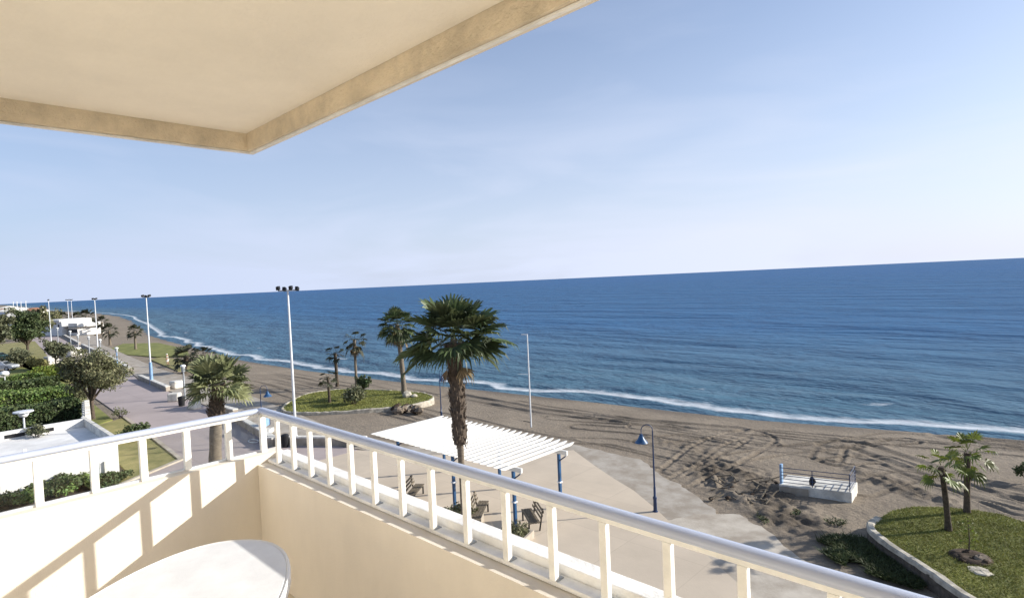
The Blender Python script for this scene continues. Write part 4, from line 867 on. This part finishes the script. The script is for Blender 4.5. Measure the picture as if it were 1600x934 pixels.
# parked cars on the left
def car(label, loc, rz, paint):
    t_ = thing('parked_car', label, 'car', loc, rz, 'cars parked on the left'); mb = MB()
    prof = [(-2.1, .30), (-2.15, .62), (-2.0, .86), (-1.55, .92), (-.95, 1.40), (.55, 1.42), (1.15, .98), (1.95, .82), (2.12, .55), (2.08, .28)]
    n = len(prof); vs = []
    for s_ in (-1, 1):
        for x, z in prof: vs.append((x, s_*(.84 if z < 1.0 else .66), z))
    mb.add(vs, [tuple(range(n-1, -1, -1)), tuple(range(n, 2*n))]+[(i, (i+1) % n, n+(i+1) % n, n+i) for i in range(n)]); mb.build('body', M[paint], t_, bevel=.05)
    for nm, a, b_ in (('windscreen', (.60, 1.37), (1.10, 1.01)), ('rear_window', (-1.0, 1.36), (-1.45, .97))):
        MB().add([(a[0]+.03*np.sign(b_[0]), -.6, a[1]), (a[0]+.03*np.sign(b_[0]), .6, a[1]), (b_[0]+.03*np.sign(b_[0]), .74, b_[1]), (b_[0]+.03*np.sign(b_[0]), -.74, b_[1])], [(0, 1, 2, 3)]).build(nm, M['carglass'], t_)
    for s_ in (-1, 1):
        MB().add([(-1.2, s_*.81, .99), (.95, s_*.81, .99), (.5, s_*.69, 1.36), (-.85, s_*.69, 1.36)], [(0, 1, 2, 3)]).build('side_window', M['carglass'], t_)
        for x in (-1.3, 1.3):
            w_ = MB(); w_.tube([(x, s_*.68, .31), (x, s_*.86, .31)], .31, 16); wo = w_.build('wheel', M['rubber'], t_); MB().tube([(x, s_*.862, .31), (x, s_*.875, .31)], .18, 12).build('rim', M['silver'], wo)
        MB().box(1.98, s_*.66-.14, .60, 2.11, s_*.66+.14, .74).build('headlight', M['globe'], t_); MB().box(-2.16, s_*.68-.1, .62, -2.07, s_*.68+.1, .8).build('tail_light', M['red'], t_)
    return t_
car('silver car parked in the pale bay beside the dark hedges', (*at2(2, 579), .01), .9, 'silver')
car('dark green car parked behind the silver one under the trees', (*at2(-4, 563), .01), .9, 'teal')

# far buildings
bb = thing('beach_bar', 'low white beach bar with a flat roof among the far palms', 'beach bar', (*at2(104, 522), 0), .25)
MB().box(-9, -4, 0, 7, 4, 4.2).build('wall', M['white_wall'], bb); MB().box(-3, -4.4, 4.202, 6.5, 4.2, 4.8).build('parapet', M['white_wall'], bb); MB().box(-9.3, -4.5, 4.21, -3.02, 4.3, 4.5).build('roof', M['roof'], bb)
MB().box(8.5, -3, 0, 14, 4, 3.6).build('kiosk', M['white_wall'], bb); MB().box(8.48, -3.02, .8, 13.8, -2.98, 1.9).build('hatch', M['black'], bb)
MB().box(7.02, -3.5, 2.4, 15, 3, 2.5).build('awning', M['dark_wood'], bb)
for x in (-7.5, -5, 4.6): MB().box(x, -4.03, 2.5, x+.9, -4.0, 3.4).build('window', M['window'], bb)
def house(label, loc, rz, w, d, h, wm, group='far houses at the left horizon'):
    t_ = thing('far_house', label, 'house', loc, rz, group); MB().box(-w/2, -d/2, 0, w/2, d/2, h).build('wall', wm, t_)
    MB().add([(-w/2-.3, -d/2-.3, h), (w/2+.3, -d/2-.3, h), (w/2+.3, d/2+.3, h), (-w/2-.3, d/2+.3, h), (-w/4, 0, h+d*.18), (w/4, 0, h+d*.18)], [(0, 1, 5, 4), (1, 2, 5), (2, 3, 4, 5), (3, 0, 4), (0, 3, 2, 1)]).build('roof', M['roof'] if wm is M['white_old'] else M['white_old'], t_)
    k = 0
    for s_ in range(int(h//3)):
        for j in range(max(2, int(w//3))):
            x = -w/2+(j+.5)*w/max(2, int(w//3)); MB().box(x-.5, -d/2-.03, s_*3+1, x+.5, -d/2, s_*3+2.3).build('window', M['window'], t_); MB().box(w/2, -d/2+1+j*1.2, s_*3+1, w/2+.03, -d/2+1.7+j*1.2, s_*3+2.2).build('window', M['window'], t_)
M['bluewall'] = mat('pale_blue_render', (.55, .60, .68), .85, .1, .5)
for (x, y, w, d, h_, wm, lab) in ((28, 518, 9, 9, 5.5, M['bluewall'], 'pale bluish house, nearest of the far houses behind the large dark tree'), (18, 508, 10, 9, 6.5, M['bluewall'], 'tall pale bluish house left of the nearest far house'), (9, 497, 14, 10, 5, M['white_old'], 'far house with a brown roof at the very left of the horizon'),
                                  (22, 492, 14, 10, 4, M['white_old'], 'low far house with a brown roof against the sea'), (34, 490, 14, 10, 4, M['white_wall'], 'white far house standing among the lamp masts at the horizon'), (55, 497, 14, 10, 5, M['white_old'], 'small low far house above the dark tree crown'), (14, 488, 20, 12, 5, M['white_wall'], 'farthest white house at the end of the bay')):
    house(lab, (*at2(x, y), 0), -.6+.1*(x % 3), w, d, h_, wm)

# ---------------------------------------------------------------- the balcony
FL = 8.68; LX = -3.78; RY = 1.49; XR = 9.0; YB = -.85
ap = thing('apartment_balcony', 'cream rendered corner balcony with solid parapets, white coping and the slab of the storey above', 'balcony', (0, 0, FL))
def ab(n, x0, y0, z0, x1, y1, z1, m_, **k): return MB().box(x0, y0, z0-FL, x1, y1, z1-FL).build(n, m_, ap, **k)
ab('floor_slab', -3.95, YB, FL-.25, XR, 1.72, FL, M['tile'])
ab('parapet', -3.90, YB, FL+.002, LX, 1.66, 9.45, M['cream'])
ab('parapet', LX+.002, RY, FL+.002, XR, 1.66, 9.393, M['cream'])
ab('coping', LX+.003, 1.555, 9.395, XR, 1.612, 9.413, M['coping'], bevel=.003)
ab('coping', LX+.003, 1.613, 9.395, XR, 1.69, 9.449, M['coping'], bevel=.004)
ab('bounce_facade', -3.9, YB-.3, FL-.25, XR, YB-.002, 11.56, M['cream_ceiling'])  # unseen facade, set close and pale to bounce sun onto the ceiling
ov = ab('overhang_slab', -4.0, YB-.3, 11.565, XR+.2, 1.63, 11.78, M['cream_ceiling'])
def lip(n, x0, y0, x1, y1, z0, z1, m_): return MB().box(x0, y0, z0-FL, x1, y1, z1-FL).build(n, m_, ov)
lip('drip_edge', -4.034, YB-.3, -4.002, 1.664, 11.452, 11.78, M['cream_rough']); lip('drip_edge', -4.0, 1.632, XR+.2, 1.664, 11.452, 11.78, M['cream_rough'])
lip('drip_trim', -4.042, YB-.3, -4.022, 1.672, 11.440, 11.450, M['coping']); lip('drip_trim', -4.02, 1.652, XR+.2, 1.672, 11.440, 11.450, M['coping'])
lip('fascia', -4.062, YB-.3, -4.044, 1.692, 11.443, 11.80, M['cream']); lip('fascia', -4.042, 1.674, XR+.2, 1.692, 11.443, 11.80, M['cream'])

rs = thing('balcony_railing', 'white tubular balcony railing on closely spaced posts along the seaward parapet', 'railing', (-3.85, 1.5625, 9.41))
O = Vector(rs.location); RZ = 9.722
def rl(o): return Vector(o)-O
def flat_rail(p, q, par):
    hb = MB(); hb.tube([p, q], .030, 24); zc = p.z
    hb.v = [(x, y, zc+(z-zc)*.62) for x, y, z in hb.v]; return hb.build('handrail', M['rail_shaded'], par, smooth=True)
flat_rail(rl((-3.86, 1.5625, RZ)), rl((XR, 1.5625, RZ)), rs)
MB().box(*rl((-3.83, 1.552, RZ-.034)), *rl((XR, 1.573, RZ-.017))).build('under_rail', M['post_paint'], rs)
PXS = [-2.904, -2.733, -2.56, -2.384, -2.2, -2.024, -1.836, -1.653, -1.467, -1.281, -1.093, -.91, -.721, -.536, -.353, -.17, .015, .2, .385, .57, .755, .94]
for x in PXS:
    x *= 1.25; q = MB().box(*rl((x-.014, 1.552, 9.414)), *rl((x+.014, 1.576, RZ-.035))).build('post', M['post_paint'], rs, bevel=.002)
    MB().box(*rl((x-.020, 1.557, 9.4135)), *rl((x+.020, 1.595, 9.418))).build('foot', M['grey_steel'], q)
MB().box(*rl((-3.868, 1.545, 9.414)), *rl((-3.835, 1.58, RZ-.018))).build('corner_post', M['post_paint'], rs)
rw = thing('balcony_railing', 'white balcony railing with clear glass panes on the short side parapet', 'railing', (-3.85, 1.5, 9.45))
O = Vector(rw.location)
flat_rail(rl((-3.85, YB, RZ)), rl((-3.85, 1.531, RZ)), rw)
MB().box(*rl((-3.862, YB, RZ-.034)), *rl((-3.838, 1.53, RZ-.016))).build('under_rail', M['post_paint'], rw)
ys_ = [v*1.25 for v in (-.62, -.43, -.24, -.05, .137, .325, .516, .702, .885, 1.076)]
for y in ys_: MB().box(*rl((-3.868, y-.018, 9.4505)), *rl((-3.832, y+.018, RZ-.035))).build('post', M['post_paint'], rw, bevel=.003)
ye = ys_+[1.53]
for a, b_ in zip(ye[:-1], ye[1:]):
    MB().box(*rl((-3.853, a+.02, 9.462)), *rl((-3.847, b_-.02, RZ-.05))).build('glass_pane', M['glass'], rw)
    MB().box(*rl((-3.857, a+.019, 9.4505)), *rl((-3.843, b_-.019, 9.461))).build('glass_channel', M['galv'], rw)

# oval plastic table
TZ = 9.42
tb = thing('oval_table', 'white oval plastic garden table on the balcony', 'table', (-2.113, .4226, FL), -PI/4)
mb = MB(); n = 64; prof = [(.0, .0, 1), (.60, .0, 1), (.955, .0, 1), (.962, -.003, 1), (.968, .0, 1), (.985, .001, 1), (.996, -.003, 1), (1.0, -.010, 1), (1.0, -.040, 1), (.985, -.042, 1), (.98, -.02, 1), (.0, -.02, 1)]
a_, b_ = .75, .385
vs = []
for s_, z, _ in prof:
    for k in range(n):
        th = 2*PI*k/n; ca, sa = math.cos(th), math.sin(th); e_ = .90
        x = a_*math.copysign(abs(ca)**e_, ca); y = b_*math.copysign(abs(sa)**e_, sa); off = (1-s_)*a_ if s_ > .5 else None
        if s_ > .5: x *= 1-(1-s_)*.5; y *= 1-(1-s_)*1.0
        else: x *= .001; y *= .001
        vs.append((x, y, TZ-FL+z))
fs = [(i*n+k, i*n+(k+1) % n, (i+1)*n+(k+1) % n, (i+1)*n+k) for i in range(len(prof)-1) for k in range(n)]
mb.add(vs, [tuple(reversed(f_)) for f_ in fs]); mb.build('tabletop', M['plastic'], tb, smooth=True)
for sx2 in (-1, 1):
    for sy2 in (-1, 1):
        MB().tube([(sx2*.52, sy2*.25, 0), (sx2*.41, sy2*.20, TZ-FL-.02)], [.022, .034], 10).build('leg', M['plastic'], tb, smooth=True)
# straw stool half under the table
q = at2(452, 931, FL+.46); st = thing('straw_stool', 'round straw-seated stool pushed under the oval table', 'stool', (q[0]+.02, q[1]-.17, FL))
MB().lathe([(.39, .17), (.41, .185), (.44, .18), (.465, .14), (.47, .02)], n=28).build('seat', M['straw'], st, smooth=True)
for k in range(4):
    a = k*PI/2+.4; MB().tube([(.16*math.cos(a), .16*math.sin(a), 0), (.12*math.cos(a), .12*math.sin(a), .40)], .016, 8).build('leg', M['dark_wood'], st)
